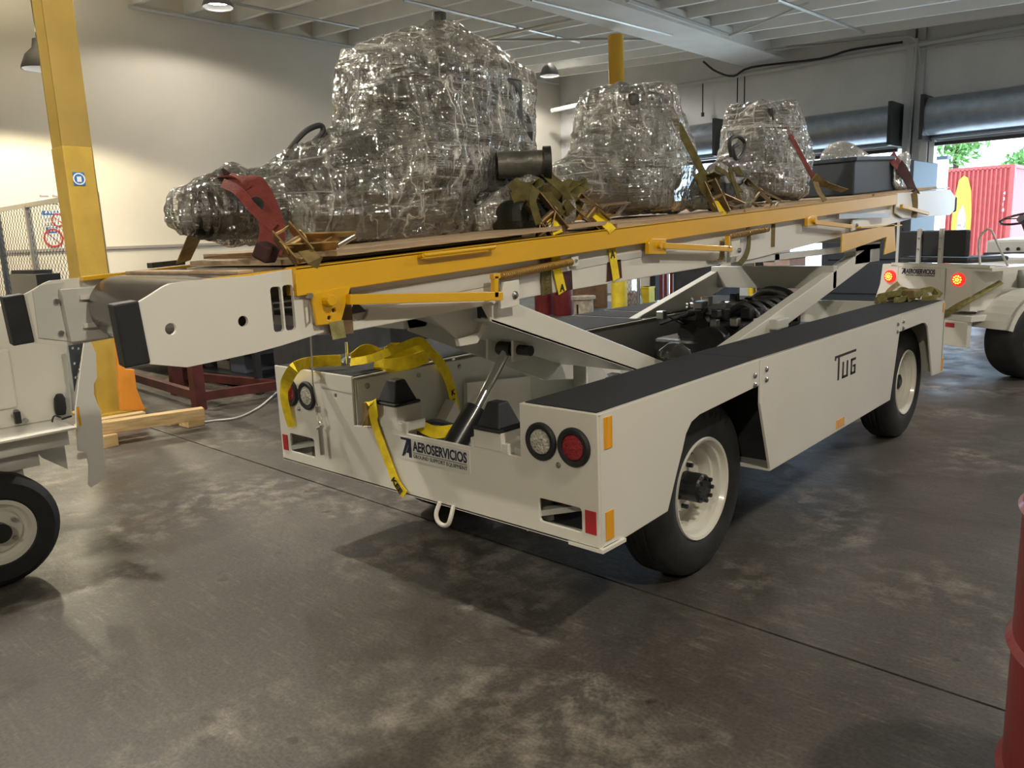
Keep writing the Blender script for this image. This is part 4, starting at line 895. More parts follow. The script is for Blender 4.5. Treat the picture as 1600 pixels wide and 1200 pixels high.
# ================================================================== straps
def ratchet(o, a, b, w=.05, handle=None, m=BRASS):
    """ratchet body from a to b (world), handle towards point handle"""
    a, b = Vector(a), Vector(b); d = (b-a).normalized(); sd = Vector((.55, .8, 0)); sd = (sd-d*sd.dot(d)).normalized(); nn = d.cross(sd)
    if nn.x < 0: nn = -nn
    r = MB()
    for k in (-1, 1): r.beam(a+sd*k*w*.55, b+sd*k*w*.55, .005, .052, up=nn)
    r.beam(a+sd*w*.55, a-sd*w*.55, .008, .008); r.beam(b+sd*w*.55, b-sd*w*.55, .008, .008)
    body = r.build('ratchet_frame', m, o, bevel=.001)
    c = (a+b)/2+nn*.008
    g = MB().cyl(c-sd*w*.62, c+sd*w*.62, .012, n=14)
    for k in (-1, 1): g.cyl(c+sd*k*w*.62, c+sd*k*w*.70, .024, n=18)
    g.build('spool', m, body)
    h = MB(); hd_ = (Vector(handle)-c)
    for k in (-1, 1): h.beam(c+sd*k*w*.66, c+hd_+sd*k*w*.60, .005, .038, up=nn)
    h.beam(c+hd_*.55+sd*w*.6, c+hd_*.55-sd*w*.6, .01, .004)
    h.build('ratchet_handle', m, body)
    MB().cyl(c+hd_-sd*w*.62, c+hd_+sd*w*.62, .009, n=12).build('grip_bar', STEEL, body, smooth=True)
    return body
def X(px, py, x): return at(px, py, 'x', x)
SD = (.35, .9, 0)
# red strap on the nose of the first load
st = thing('ratchet_strap', 'red strap over the nose of the first wrapped load, with a tan ratchet', 'strap', X(470, 380, -.5))
MB().ribbon(bez([X(345, 283, -.98), X(362, 276, -.86), X(388, 278, -.78), X(405, 300, -.74), X(418, 330, -.72), X(426, 360, -.70), X(420, 395, -.68)], 6), .075, .004, side=(.25, 1, 0)).build('webbing', WEBR, st, smooth=True)
MB().ribbon(bez([X(350, 287, -.82), X(372, 298, -.72), X(395, 325, -.66), X(430, 357, -.58)], 5), .028, .012, side=(0, .5, 1)).ribbon(bez([X(360, 280, -.84), X(380, 290, -.76), X(386, 296, -.75)], 4), .04, .012, side=(0, .5, 1)).build('twisted_webbing', WEBR, st, smooth=True)
MB().cyl(X(401, 319, -.73), X(401, 319, -.70), .021, n=16).build('black_grommet', BLK, st)
MB().cyl(X(401, 319, -.705), X(401, 319, -.698), .010, n=12).build('grommet_hole', BLKM, st)
MB().hexa([X(338, 280, -.92), X(364, 274, -.92), X(360, 270, -.86), X(350, 275, -.86), X(346, 262, -.92), X(350, 262, -.92), X(349, 262, -.86), X(346, 263, -.86)]).build('corner_guard', MAROON, st, bevel=.004)
MB().beam(X(404, 388, -.64), X(428, 400, -.60), .06, .05).build('rubber_block', MAROON, st, bevel=.008)
ratchet(st, X(440, 361, -.58), X(478, 404, -.50), .05, X(540, 376, -.50))
MB().ribbon([X(478, 392, -.50), X(492, 408, -.452), X(500, 411, -.449)], .045, .004, side=SD).build('webbing_tail', WEBT, st)
MB().hexa([X(a, b, x) for x in (-.452, -.448) for a, b in ((514, 504), (536, 500), (541, 527), (520, 531))]).build('webbing_tail', WEBP, st)
# tan strap at the far side of the nose
st = thing('ratchet_strap', 'brown strap going down from the nose to the far rail at the left', 'strap', X(285, 410, -1.36))
MB().ribbon([X(306, 365, -1.0), X(286, 410, -1.37)], .055, .003, side=(.2, 1, .3)).build('webbing', WEBT, st)
cbox(-1.40, -1.36, -.74, -.62, .0, .018).build('end_fitting', CAST, st)
st = thing('ratchet_strap', 'dark strap slanting to the far yellow rail behind the first load', 'strap', X(745, 362, -1.37))
MB().ribbon([X(785, 315, -1.0), X(738, 364, -1.37)], .03, .003, side=(.2, 1, .3)).build('webbing', OLIVE, st)
# tangled olive straps
st = thing('ratchet_strap', 'olive strap bunched in knots by the outlet pipe, with an open bronze ratchet', 'strap', X(850, 365, -.5))
r_ = random.Random(4)
def rib(pts, x0, x1, w=.045, m=OLIVE, nm='webbing', sd=None, o=None):
    P = [X(a, b, x0+(x1-x0)*i/(len(pts)-1)) for i, (a, b) in enumerate(pts)]
    return MB().ribbon(bez(P, 6), w, .004, side=sd or SD).build(nm, m, o or st, smooth=True)
rib([(800, 300), (815, 288), (838, 290), (848, 305), (845, 330), (852, 352)], -.62, -.56, .06)
rib([(802, 315), (822, 305), (845, 300), (872, 312), (888, 300)], -.60, -.52, .07)
rib([(845, 262), (862, 280), (884, 298)], -.62, -.55, .045)
rib([(846, 293), (862, 318), (880, 330), (893, 318)], -.56, -.50, .055)
rib([(872, 340), (884, 318), (903, 298), (911, 290), (905, 284), (890, 288), (876, 302)], -.54, -.56, .05)
rib([(905, 312), (893, 335), (880, 350), (872, 356)], -.55, -.56, .05)
rib([(803, 330), (820, 345), (838, 340), (858, 345)], -.62, -.58, .06, CAST, 'film_scrap')
rib([(838, 296), (832, 312), (836, 330), (842, 350)], -.52, -.50, .03)
ratchet(st, X(832, 312, -.54), X(876, 366, -.47), .062, X(850, 362, -.50), mat('bronze_zinc', (.24, .16, .08), .4, .7))
MB().ribbon([X(858, 338, -.50), X(872, 365, -.465)], .045, .004, side=SD).build('webbing_tail', WEBY, st)
st = thing('ratchet_strap', 'olive strap right of the tangle with a long open ratchet handle', 'strap', X(940, 350, -.5))
rib([(890, 292), (902, 300), (905, 310)], -.55, -.53, .05)
ratchet(st, X(900, 312, -.54), X(945, 352, -.48), .055, X(972, 326, -.50), mat('bronze_zinc_b', (.34, .23, .11), .4, .7))
MB().ribbon([X(930, 335, -.50), X(955, 358, -.45), X(957, 361, -.447)], .042, .004, side=SD).build('webbing_tail', WEBY, st)
MB().ribbon([X(956, 388, -.482), X(958, 405, -.482), X(963, 437, -.482)], .048, .003, side=(0, 1, .1)).build('lower_webbing', WEBY, st)
MB().hexa([X(a, b, x) for x in (-.490, -.487) for a, b in ((948, 440), (972, 434), (970, 405), (949, 410))]).build('corner_sleeve', MAROON, st)
text('label_mark', 'A', .045, X(954, 404, -.479), (0, 1, 0.06), (0, 0, 1), INK, st, bold=.001)
MB().ribbon([X(868, 400, -.480), X(870, 420, -.480), X(875, 440, -.480), X(879, 457, -.480)], .05, .003, side=(0, 1, .1)).build('lower_webbing', WEBY, st)
MB().ribbon([X(852, 402, -.482), X(853, 430, -.482), X(855, 460, -.482)], .06, .003, side=(0, 1, .1)).build('dark_webbing', OLIVE, st)
text('label_mark', 'VEH', .028, X(858, 455, -.479), (0, 0, 1), (0, -1, 0), WEBT, st)
MB().hexa([X(a, b, x) for x in (-.490, -.488) for a, b in ((868, 462), (895, 452), (893, 412), (880, 415))]).build('rust_patch', MAROON, st)
text('label_mark', 'A', .04, X(875, 456, -.477), (0, 1, 0.06), (0, 0, 1), INK, st, bold=.001)
# middle olive strap over the second load
st = thing('ratchet_strap', 'olive strap coming down from the top of the middle wrapped load', 'strap', X(1115, 330, -.5))
MB().ribbon([X(1030, 150, -.86), X(1046, 168, -.74), X(1075, 225, -.66), X(1098, 270, -.60), X(1104, 280, -.58)], .042, .003, side=(.5, .8, 0)).build('webbing', OLIVE, st)
rib([(1090, 270), (1096, 282), (1110, 286), (1118, 278), (1108, 272)], -.60, -.56, .06)
rib([(1095, 275), (1100, 292), (1108, 300)], -.57, -.55, .06)
ratchet(st, X(1106, 284, -.56), X(1130, 335, -.48), .055, X(1152, 322, -.48), mat('bronze_zinc_c', (.36, .27, .15), .4, .7))
MB().ribbon([X(1115, 312, -.52), X(1131, 336, -.47)], .04, .004, side=SD).build('webbing_tail', WEBY, st)
st = thing('ratchet_strap', 'long olive strap hanging in a loop below the yellow rail', 'strap', X(1160, 400, -.45))
rib([(1118, 262), (1135, 272), (1150, 290), (1158, 300)], -.60, -.50, .03)
rib([(1140, 262), (1148, 290), (1158, 320), (1163, 335), (1168, 350), (1170, 380), (1165, 400), (1156, 412)], -.50, -.44, .028, sd=(.2, 1, 0))
rib([(1128, 376), (1126, 404), (1105, 408)], -.485, -.485, .03, WEBT)
rib([(1208, 350), (1207, 386)], -.486, -.486, .03, WEBT)
st = thing('ratchet_strap', 'olive strap with a large ratchet in front of the third wrapped load', 'strap', X(1190, 320, -.5))
rib([(1150, 262), (1162, 282), (1168, 290)], -.62, -.56, .04)
ratchet(st, X(1160, 286, -.56), X(1200, 326, -.48), .06, X(1212, 320, -.48), mat('bronze_zinc_d', (.36, .30, .20), .4, .7))
st = thing('ratchet_strap', 'red strap slanting from the top of the third wrapped load to the rail', 'strap', X(1280, 300, -.5))
MB().ribbon([X(1223, 187, -.80), X(1250, 240, -.64), X(1274, 284, -.54)], .034, .004, side=(.5, .8, 0)).build('webbing', WEBR, st)
rib([(1272, 276), (1284, 286), (1300, 292), (1320, 298)], -.54, -.50, .05, WEBT)
rib([(1274, 284), (1280, 300), (1290, 314)], -.54, -.46, .04, WEBT)
st = thing('ratchet_strap', 'red and black strap over the far end of the black crate', 'strap', X(1410, 280, -.5))
rib([(1392, 242), (1398, 252), (1404, 258)], -.60, -.56, .10, WEBR); rib([(1404, 258), (1416, 275), (1424, 292), (1428, 300)], -.56, -.46, .10, MAROON)
rib([(1428, 300), (1430, 320), (1428, 340)], -.455, -.455, .06, WEBT)
# cut yellow recovery strap on the left deck
st = thing('yellow_tow_strap', 'bright yellow webbing strap draped in folds over the left rear deck and hanging down', 'strap', (-1.6, .3, .89))
def yr(P, w=.048, o=None, sd=(0, 0, 1), nm='webbing', m=WEBY, th=.003, n=8): return MB().ribbon(bez(P, n), w, th, side=sd).build(nm, m, o or st, smooth=True)
Z = lambda a, b, z: at(a, b, 'z', z)
yr([at(456, 667, 'y', -.012), at(450, 648, 'y', -.02), at(444, 620, 'y', -.03), at(447, 598, 'y', -.035), Z(462, 574, .925), Z(486, 566, .93), Z(510, 564, .93), Z(533, 563, .93)], .052, sd=[(1, .2, 0)]*32+[(.2, 0, 1)]*25)
yr([Z(550, 562, .94), Z(572, 548, .97), Z(600, 556, .94), Z(640, 548, .95), Z(660, 540, .97)], .06, sd=(.1, .1, 1))
yr([Z(548, 566, .93), Z(580, 560, .96), Z(620, 545, 1.0), Z(655, 533, 1.02), Z(672, 548, .98)], .035, sd=(.1, .3, 1))
yr([Z(585, 566, .92), Z(605, 571, .91), Z(640, 566, .92), Z(668, 556, .94)], .06, sd=(.1, .1, 1))
yr([Z(600, 548, .99), Z(612, 541, 1.0), Z(630, 541, 1.0)], .03, sd=(.2, .3, 1))
yr([at(655, 535, 'x', -1.30), at(672, 550, 'x', -1.26), at(690, 570, 'x', -1.245), at(703, 600, 'x', -1.24), at(712, 640, 'x', -1.235), at(712, 665, 'x', -1.22)], .05, sd=(0, 1, .2))
yr([at(634, 648, 'y', .1), at(655, 664, 'y', .12), at(680, 675, 'y', .14), at(712, 672, 'y', .2)], .05, sd=(0, .2, 1))
MB().tube(bez([Z(533, 568, .90), Z(540, 560, .91), Z(552, 560, .91), Z(556, 567, .90), Z(545, 570, .90)], 4), .008, 8).cyl(Z(543, 570, .905), at(541, 535, 'y', Z(543, 570, .905).y), .007, n=10).build('steel_hook', CHROME, st)
for q, s in ((at(706, 618, 'x', -1.232), 'K'), (at(708, 632, 'x', -1.232), 'E')): text('print', s, .035, q, (0, 1, .2), (0, 0, 1), INK, st, bold=.001)
st = thing('yellow_tow_strap', 'yellow webbing strap hanging over the rear plate beside the lettered sticker, with printed letters', 'strap', (-1.15, 0, .75))
Y_ = lambda a, b, y=-.012: at(a, b, 'y', y)
yr([Y_(577, 634, .02), Y_(582, 628, -.02), Y_(584, 640, -.025), Y_(584, 655), Y_(592, 682), Y_(606, 720), Y_(620, 755), Y_(633, 773, -.010)], .046, sd=(1, 0, .25), o=st)
MB().box((Y_(572, 650).x-.01, -.02, Y_(572, 664).z), (Y_(574, 650).x+.012, .0, Y_(572, 630).z)).beam(Y_(568, 664), Y_(580, 640), .02, .012).build('end_hook', BRASS, st)
t0, t1 = Y_(613, 747, -.0165), Y_(628, 772, -.0165)
dd = (t1-t0).normalized(); 
text('print', 'KEE', .036, t0+Vector((-.008, 0, -.01)), dd, Vector((0, -1, 0)).cross(dd), INK, st, bold=.0015, width=.072)
st = thing('yellow_tow_strap', 'pale yellow strap heap with hooks on the far right corner of the deck', 'strap', (-.25, 3.9, .9))
for k in range(7):
    a = Vector((-.30+.03*k, 3.6+.05*k, .915)); yr([a, a+Vector((r_.uniform(-.1, .1), .08, r_.uniform(.0, .05))), a+Vector((r_.uniform(-.1, .1), .2, r_.uniform(0, .06))), a+Vector((.05, .28, .0))], .04, sd=(.3, 0, 1), m=WEBP)
MB().box((-.22, 3.80, .92), (-.14, 3.95, .98)).build('buckle', WEBT, st, bevel=.01)
# ================================================================== other vehicles
lv = thing('white_cart', 'white service cart at the left edge with a small black wheel and running board', 'cart', (-3.0, -.6, 0))
def LV(px, py, x): return at(px, py, 'x', x)
XW = -2.46
cw = LV(0, 835, XW); rt_ = abs(LV(0, 745, XW).z-LV(0, 925, XW).z)/2
cz_w = max(rt_+.0, .01)
wl_c = (XW, cw.y, rt_)
wh = MB().lathe(wl_c, (1, 0, 0), [(rt_*.54, -.01), (rt_*.6, .004), (rt_*.86, .004), (rt_*.97, -.02), (rt_, -.04), (rt_, -.12), (rt_*.95, -.15), (rt_*.54, -.15)], 48).build('wheel', TIRE, lv, smooth=True)
MB().lathe(wl_c, (1, 0, 0), [(rt_*.53, -.01), (rt_*.57, .002), (rt_*.50, .002), (rt_*.46, -.03), (rt_*.40, -.035), (rt_*.36, -.02), (rt_*.25, -.018), (0, -.018)], 40).build('rim', WHITE, wh, smooth=True)
MB().cyl((XW-.02, *wl_c[1:]), (XW+.02, *wl_c[1:]), rt_*.17, n=20).build('hub', BLKM, wh)
n_ = MB()
for k in range(5):
    a = 2*PI*k/5+.6; n_.cyl((XW-.02, wl_c[1]+rt_*.29*math.cos(a), wl_c[2]+rt_*.29*math.sin(a)), (XW-.002, wl_c[1]+rt_*.29*math.cos(a), wl_c[2]+rt_*.29*math.sin(a)), .011, n=6)
n_.build('wheel_nut', STEEL, wh)
p = LV(118, 666, XW); zb = p.z
MB().box((-2.86, -2.6, zb-.012), (XW+.02, p.y, zb)).build('running_board', WHITE, lv, bevel=.003)
MB().box((-2.80, -2.6, zb-.09), (XW-.05, p.y-.02, zb-.012)).build('chassis_rail', OFFW, lv)
MB().box((-2.78, -2.6, zb-.17), (XW-.10, p.y-.14, zb-.10)).build('suspension_beam', OFFW, lv)
MB().box((-2.7, cw.y+.05, rt_*1.1), (XW-.12, cw.y+.16, zb-.1)).build('spring_hanger', OFFW, lv, bevel=.01)
MB().plate([(p.y-.14, zb-.09), (p.y-.0, zb-.06), (p.y+.0, zb-.24), (p.y-.10, zb-.16)], 'x', XW-.2, XW-.19).build('mud_flap', OFFW, lv)
b1_ = LV(115, 655, -2.72); b0_ = LV(108, 540, -2.72)
MB().plate([(-2.6, zb), (b1_.y, zb), (b0_.y-.005, 1.05), (b0_.y-.02, 1.22), (-2.6, 1.26)], 'x', -2.86, -2.72).build('body_shell', WHITE, lv, bevel=.01)
MB().box((-3.5, -2.6, zb), (-2.84, b1_.y+.1, 1.18)).build('body_core', OFFW, lv, bevel=.02)
q = LV(27, 636, -2.72); q2 = LV(13, 545, -2.72)
MB().box((-2.725, -2.55, q.z), (-2.705, q.y, q2.z)).build('access_panel', WHITE, lv, bevel=.012)
q = LV(95, 632, -2.69); MB().lathe((-2.70, q.y, q.z+.0), (.2, 0, 1), [(0, -.055), (.022, -.05), (.026, -.02), (.024, .03), (.015, .05), (0, .052)], 16).build('grab_knob', BLK, lv, smooth=True)
MB().tube(bez([LV(95, 652, -2.69), LV(85, 650, -2.68), LV(82, 660, -2.66), LV(90, 668, -2.60)], 5), .004, 6).tube([LV(96, 655, -2.69), LV(112, 650, -2.69)], .005, 6).build('latch_rod', WIRE, lv)
q = LV(28, 655, -2.70); MB().box((-2.71, q.y-.012, q.z-.02), (-2.69, q.y+.012, q.z+.035)).build('rubber_stop', BLK, lv)
for a in ((22, 650), (40, 657), (25, 643)): q = LV(*a, -2.71); MB().cyl((-2.72, q.y, q.z), (-2.70, q.y, q.z), .011, n=10).build('bolt', BOLT, lv)
pk = [(132, 530), (141, 532), (150, 551), (152, 590), (147, 600), (147, 616), (155, 637), (158, 641), (166, 746), (143, 762), (139, 758), (139, 725), (134, 707), (122, 704), (118, 640)]
MB().plate([(LV(a, b, XW).y, LV(a, b, XW).z) for a, b in pk], 'x', XW-.012, XW).build('side_plate', SIGNW, lv, bevel=.002, label='pale cut-out side plate with an amber reflector')
a_, b_ = LV(119, 636, XW), LV(127, 665, XW); MB().box((XW, a_.y, b_.z), (XW+.003, b_.y, a_.z)).build('reflector', ORR, lv)
hp_ = [(107, 536), (131, 531), (118, 605), (117, 612)]
MB().plate([(LV(a, b, -2.6).y, LV(a, b, -2.6).z) for a, b in hp_], 'x', -2.61, -2.60, [circle(LV(a, b, -2.6).y, LV(a, b, -2.6).z, .007, 10) for a, b in ((114, 544), (123, 545), (117, 568), (119, 590))]).build('perforated_plate', DARK, lv)
# right-hand tug, local coordinates: +y forward, rear plate at y=0
RV = thing('tow_tractor', 'white tow tractor with two lit red tail lamps near the bright doorway', 'tractor', (-.73, 6.25, 0), rotz=-math.radians(30), local=True)
RV.scale = (1.17, 1, 1)
MB().box((-.28, 0, .58), (.20, .9, 1.0)).build('rear_body', WHITE, RV, bevel=.01)
for sx, w in ((-1, 0), (1, 0)):
    x = sx*.36-.02
    if sx < 0:
        MB().plate([(x-.17, .60), (x+.10, .60), (x+.10, 1.02), (x-.08, 1.02), (x-.10, .82)], 'y', .0, .35).build('lamp_box', WHITE, RV, bevel=.006)
    else:
        MB().box((x-.12, -.01, .62), (x+.12, .35, 1.0)).build('lamp_box', WHITE, RV, bevel=.006)
    lx = x+(.02 if sx < 0 else 0)
    l_ = MB().lathe((lx, -.012, .90), (0, -1, 0), [(.062, -.02), (.062, .006), (.05, .012), (0, .014)], 28).build('tail_lamp', LEDR, RV, smooth=True, label='lit round red tail lamp')
    d = MB()
    for k in range(10): d.cyl((lx+.034*math.cos(2*PI*k/10), -.026, .90+.034*math.sin(2*PI*k/10)), (lx+.034*math.cos(2*PI*k/10), -.031, .90+.034*math.sin(2*PI*k/10)), .0065, n=6)
    for k in range(5): d.cyl((lx+.013*math.cos(2*PI*k/5), -.026, .90+.013*math.sin(2*PI*k/5)), (lx+.013*math.cos(2*PI*k/5), -.031, .90+.013*math.sin(2*PI*k/5)), .0065, n=6)
    d.build('led', LEDO, l_)
MB().box((-.62, -.06, .50), (-.28, .12, .60)).box((-.28, -.04, .53), (.50, .3, .585)).box((.10, -.05, .30), (.48, .0, .53)).box((-.28, -.02, .30), (.10, .02, .53)).build('rear_bumper', WHITE, RV, bevel=.006)
MB().box((-.60, -.065, .53), (-.52, -.058, .57)).build('reflector', REDR, RV); MB().box((.28, -.056, .47), (.36, -.05, .51)).build('reflector', REDR, RV)
nm = MB().box((-.27, -.003, .90), (.16, 0, .995)).build('name_plate', WHITE, RV)
text('lettering', 'AEROSERVICIOS', .062, (-.19, -.006, .938), (1, 0, 0), (0, 0, 1), NAVY, nm, bold=.0018, width=.30)
text('small_lettering', 'GROUND SUPPORT EQUIPMENT', .022, (-.19, -.006, .915), (1, 0, 0), (0, 0, 1), INK, nm, width=.30)
lg = MB()
for p_ in ([(0, 0), (.30, 0), (.72, .88), (.30, .88), (.25, 1), (.95, 1), (1.0, .9), (.55, .12), (.40, 0)], [(.52, .0), (.60, .22), (.86, .22), (.86, 0), (1.08, 0), (1.08, 1.0), (1.0, 1.0), (.86, .62), (.66, .25)]):
    lg.plate([(-.255+a*.055, .93+b*.055) for a, b in p_], 'y', -.0045, -.003)
lg.build('logo', NAVY, nm)
for k in range(3): MB().box((-.33+.225*k, .05, 1.10), (-.33+.225*k+.215, .11, 1.34)).build('seat_back', SEATM, RV, bevel=.012)
for x in (-.105, .115): 
    o = MB().box((x-.02, .03, 1.02), (x+.02, .05, 1.36)).build('seat_bracket', OFFW, RV, bevel=.003)
    for z in (1.17, 1.27): MB().cyl((x, .03, z), (x, .02, z), .008, n=8).build('bolt', BOLT, o)
MB().box((-.33, .05, 1.04), (.36, .55, 1.09)).build('seat_cushion', SEATM, RV, bevel=.02)
MB().box((-.36, .0, 1.0), (.60, .06, 1.035)).box((.36, .0, .98), (.62, .7, 1.01)).build('seat_rail', WHITE, RV)
MB().tube([(.30+.16*math.cos(2*PI*k/24), .75+.16*math.sin(2*PI*k/24), 1.42+.05*math.sin(2*PI*k/24)) for k in range(24)], .011, 8, closed=True).build('steering_wheel', BLKM, RV, smooth=True)
MB().cyl((.30, .75, 1.41), (.30, 1.0, 1.0), .02).cyl((.30, .73, 1.42), (.30, .77, 1.40), .035, n=14).beam((.15, .75, 1.42), (.45, .75, 1.42), .02, .01).build('steering_column', BLKM, RV)
MB().tube(bez([(.44, .1, 1.02), (.40, .12, 1.25), (.47, .14, 1.34), (.55, .14, 1.2), (.60, .2, 1.02)], 5), .009, 8).build('grab_rail', OFFW, RV, smooth=True)
MB().box((.46, .9, .55), (1.25, 1.7, 1.22)).box((-.45, .9, .55), (.46, 1.7, 1.05)).build('hood', OFFW, RV, bevel=.02)
# fender and wheel on its right side
fm_ = MB(); N = 16; wy, wz, R_ = .52, .36, .43
for k in range(N):
    a0, a1 = math.radians(15+150*k/N), math.radians(15+150*(k+1)/N)
    pt = lambda a, r: (wy+r*math.cos(a), wz+r*math.sin(a))
    (y0, z0), (y1, z1), (y2, z2), (y3, z3) = pt(a0, R_), pt(a1, R_), pt(a0, R_+.012), pt(a1, R_+.012)
    fm_.hexa([(.40, y0, z0), (.72, y0, z0), (.72, y1, z1), (.40, y1, z1), (.40, y2, z2), (.72, y2, z2), (.72, y3, z3), (.40, y3, z3)])
    fm_.hexa([(.70, *pt(a0, R_-.05)), (.72, *pt(a0, R_-.05)), (.72, *pt(a1, R_-.05)), (.70, *pt(a1, R_-.05)), (.70, y2, z2), (.72, y2, z2), (.72, y3, z3), (.70, y3, z3)])
fm_.build('fender', WHITE, RV)
wl2 = MB().lathe((.70, wy, wz), (1, 0, 0), [(.19, -.01), (.21, .006), (.31, .006), (.345, -.012), (.36, -.04), (.36, -.20), (.34, -.24), (.19, -.24)], 44).build('wheel', TIRE, RV, smooth=True)
MB().lathe((.70, wy, wz), (1, 0, 0), [(.185, -.01), (.20, .004), (.18, .002), (.165, -.03), (.14, -.035), (.10, -.015), (0, -.012)], 40).build('rim', WHITE, wl2, smooth=True)
MB().cyl((.68, wy, wz), (.72, wy, wz), .055, n=20).build('hub', BLKM, wl2)
sl = MB()
for k in range(8):
    a = 2*PI*k/8+.2; p3 = [(wy+r*math.cos(a+da), wz+r*math.sin(a+da)) for r, da in ((.10, 0), (.135, .22), (.135, -.22))]
    sl.plate(p3, 'x', .684, .691)
sl.build('rim_slot', BLKM, wl2)
for k in range(6): a = 2*PI*k/6; MB().cyl((.685, wy+.075*math.cos(a), wz+.075*math.sin(a)), (.70, wy+.075*math.cos(a), wz+.075*math.sin(a)), .010, n=6).build('wheel_nut', BOLT, wl2)
wl3 = MB().lathe((-.70, wy, wz), (-1, 0, 0), [(.19, -.01), (.31, .006), (.36, -.04), (.36, -.20), (.19, -.24)], 32).build('wheel', TIRE, RV, smooth=True)
MB().lathe((-.70, wy, wz), (-1, 0, 0), [(.19, -.01), (.14, -.035), (0, -.012)], 24).build('rim', WHITE, wl3, smooth=True)
st = thing('ratchet_strap', 'pale yellow strap running down from the tractor fender', 'strap', (-.3, 6.2, .6))
def RVw(x, y, z):
    a = -math.radians(30); x *= 1.17; return Vector((-.73+x*math.cos(a)-y*math.sin(a), 6.25+x*math.sin(a)+y*math.cos(a), z))
MB().ribbon(bez([RVw(.56, .2, .88), RVw(.44, -.06, .70), RVw(.30, -.08, .59), RVw(.22, -.07, .53), RVw(.20, -.07, .32)], 5), .06, .004, side=(1, -.2, 0)).build('webbing', WEBP, st, smooth=True)
MB().ribbon(bez([RVw(-.24, -.03, .84), RVw(-.30, -.08, .76), RVw(-.34, -.1, .64), RVw(-.36, -.08, .50)], 5), .05, .004, side=(1, -.2, 0)).build('webbing_tail', WEBT, st, smooth=True)
# second machine beyond the tractor, at the right edge
q0 = at(1550, 372, 'y', 10.5)
o = thing('white_machine', 'pale machine housing behind the tow tractor at the right edge', 'machine', (q0.x, 10.5, 0))
MB().box((q0.x, 10.2, .3), (q0.x+1.6, 11.8, q0.z-.02)).build('housing', OFFW, o, bevel=.03)
MB().box((q0.x-.02, 10.16, .9), (q0.x+1.0, 10.2, .98)).build('dark_strip', DARK, o)
for k in range(5): MB().cyl((q0.x+.25+.12*k, 10.18, q0.z-.14), (q0.x+.25+.12*k, 10.2, q0.z-.14), .022, n=10).build('port', BLKM, o)
for x in (.3, 1.3): MB().cyl((q0.x+x, 10.3, .3), (q0.x+x, 10.5, .3), .3, n=28).build('wheel', TIRE, o)
# ================================================================== background clutter
def pxbox(name, label, cat, x0, y0, x1, y1, Y, depth, m, z0=None, bev=.01, parts=None, group=None):
    a, b = at(x0, y0, 'y', Y), at(x1, y1, 'y', Y)
    zb_ = b.z if z0 is None else z0
    o = thing(name, label, cat, ((a.x+b.x)/2, Y, max(zb_, 0)), group)
    MB().box((a.x, Y, max(zb_, 0)), (b.x, Y+depth, a.z)).build('body', m, o, bevel=bev); return o, a, b
# dark cabinet behind the front arms
o, a, b = pxbox('dark_cabinet', 'tall dark blue-black machine cabinet behind the conveyor front', 'cabinet', 1288, 262, 1418, 440, 10.2, 1.2, DARK, 0)
for k in range(3): MB().box((a.x+.1, 10.17, .4+.5*k), (b.x-.1, 10.2, .85+.5*k)).build('door_panel', DARK, o, bevel=.01)
MB().box((b.x-.16, 10.14, .2), (b.x-.13, 10.17, a.z-.1)).build('white_strip', SIGNW, o)
o, a, b = pxbox('dark_cabinet', 'black flat cabinet seen between the loader deck and conveyor', 'cabinet', 1052, 402, 1118, 480, 9.0, .8, DARKB, 0)
MB().box((a.x+.05, 8.97, .2), (b.x-.05, 9.0, a.z-.1)).build('door_panel', DARKB, o, bevel=.01)
# red frame rack
o = thing('tall_rack', 'dark red steel frame standing behind the far deck', 'frame', (at(1045, 480, 'y', 10).x, 10, 0))
for px in (1034, 1041, 1050): 
    q = at(px, 400, 'y', 10); MB().box((q.x-.03, 9.97, 0), (q.x+.03, 10.03, q.z)).build('post', REDD, o)
for py in (405, 425): q, q2 = at(1032, py, 'y', 10), at(1062, py, 'y', 10); MB().box((q.x, 9.97, q.z-.03), (q2.x, 10.03, q.z+.03)).build('cross_bar', REDD, o)
o, a, b = pxbox('shelf_unit', 'small shelf with boxes behind the chain-link panel', 'shelf', 998, 428, 1024, 470, 10.8, .5, DARKB, None)
MB().box((a.x, 10.75, 0), (a.x+.04, 10.8, b.z)).box((b.x-.04, 10.75, 0), (b.x, 10.8, b.z)).build('leg', STEEL, o)
MB().box((a.x+.03, 10.78, a.z-.25), (a.x+.25, 10.82, a.z-.05)).build('paper_box', STKR, o); MB().box((a.x, 10.9, a.z), (a.x+.2, 11.1, a.z+.25)).build('orange_item', ORG, o)
o, a, b = pxbox('yellow_bin', 'small yellow bin on the floor near the shelf', 'bin', 1001, 448, 1014, 466, 10.6, .3, YBOL, 0)
MB().box((a.x-.01, 10.58, a.z-.03), (b.x+.01, 10.92, a.z)).build('lid', YBOL, o)
# chain link panel with cloth
o = thing('chain_link_gate', 'upright chain-link gate right of the yellow round column', 'fence', (at(985, 480, 'y', 9.6).x, 9.6, 0))
a, b = at(968, 425, 'y', 9.6), at(998, 480, 'y', 9.6)
for x in (a.x, b.x): MB().cyl((x, 9.6, 0), (x, 9.6, a.z), .03, n=8).build('post', STEEL, o)
wm = MB(); k = 0; x = a.x-.5
while x < b.x+.3:
    for s in (1, -1):
        p, q = Vector((x, 9.6+.005*s, .05)), Vector((x+s*(a.z-.1)*.6, 9.6+.005*s, a.z-.05))
        def clip(p, q):
            t0, t1 = 0, 1; dx = q.x-p.x
            lo, hi = (a.x-p.x)/dx, (b.x-p.x)/dx
            if lo > hi: lo, hi = hi, lo
            return max(0, lo), min(1, hi)
        t0, t1 = clip(p, q)
        if t1 > t0: wm.tube([p.lerp(q, t0), p.lerp(q, t1)], .004, 3)
    x += .07
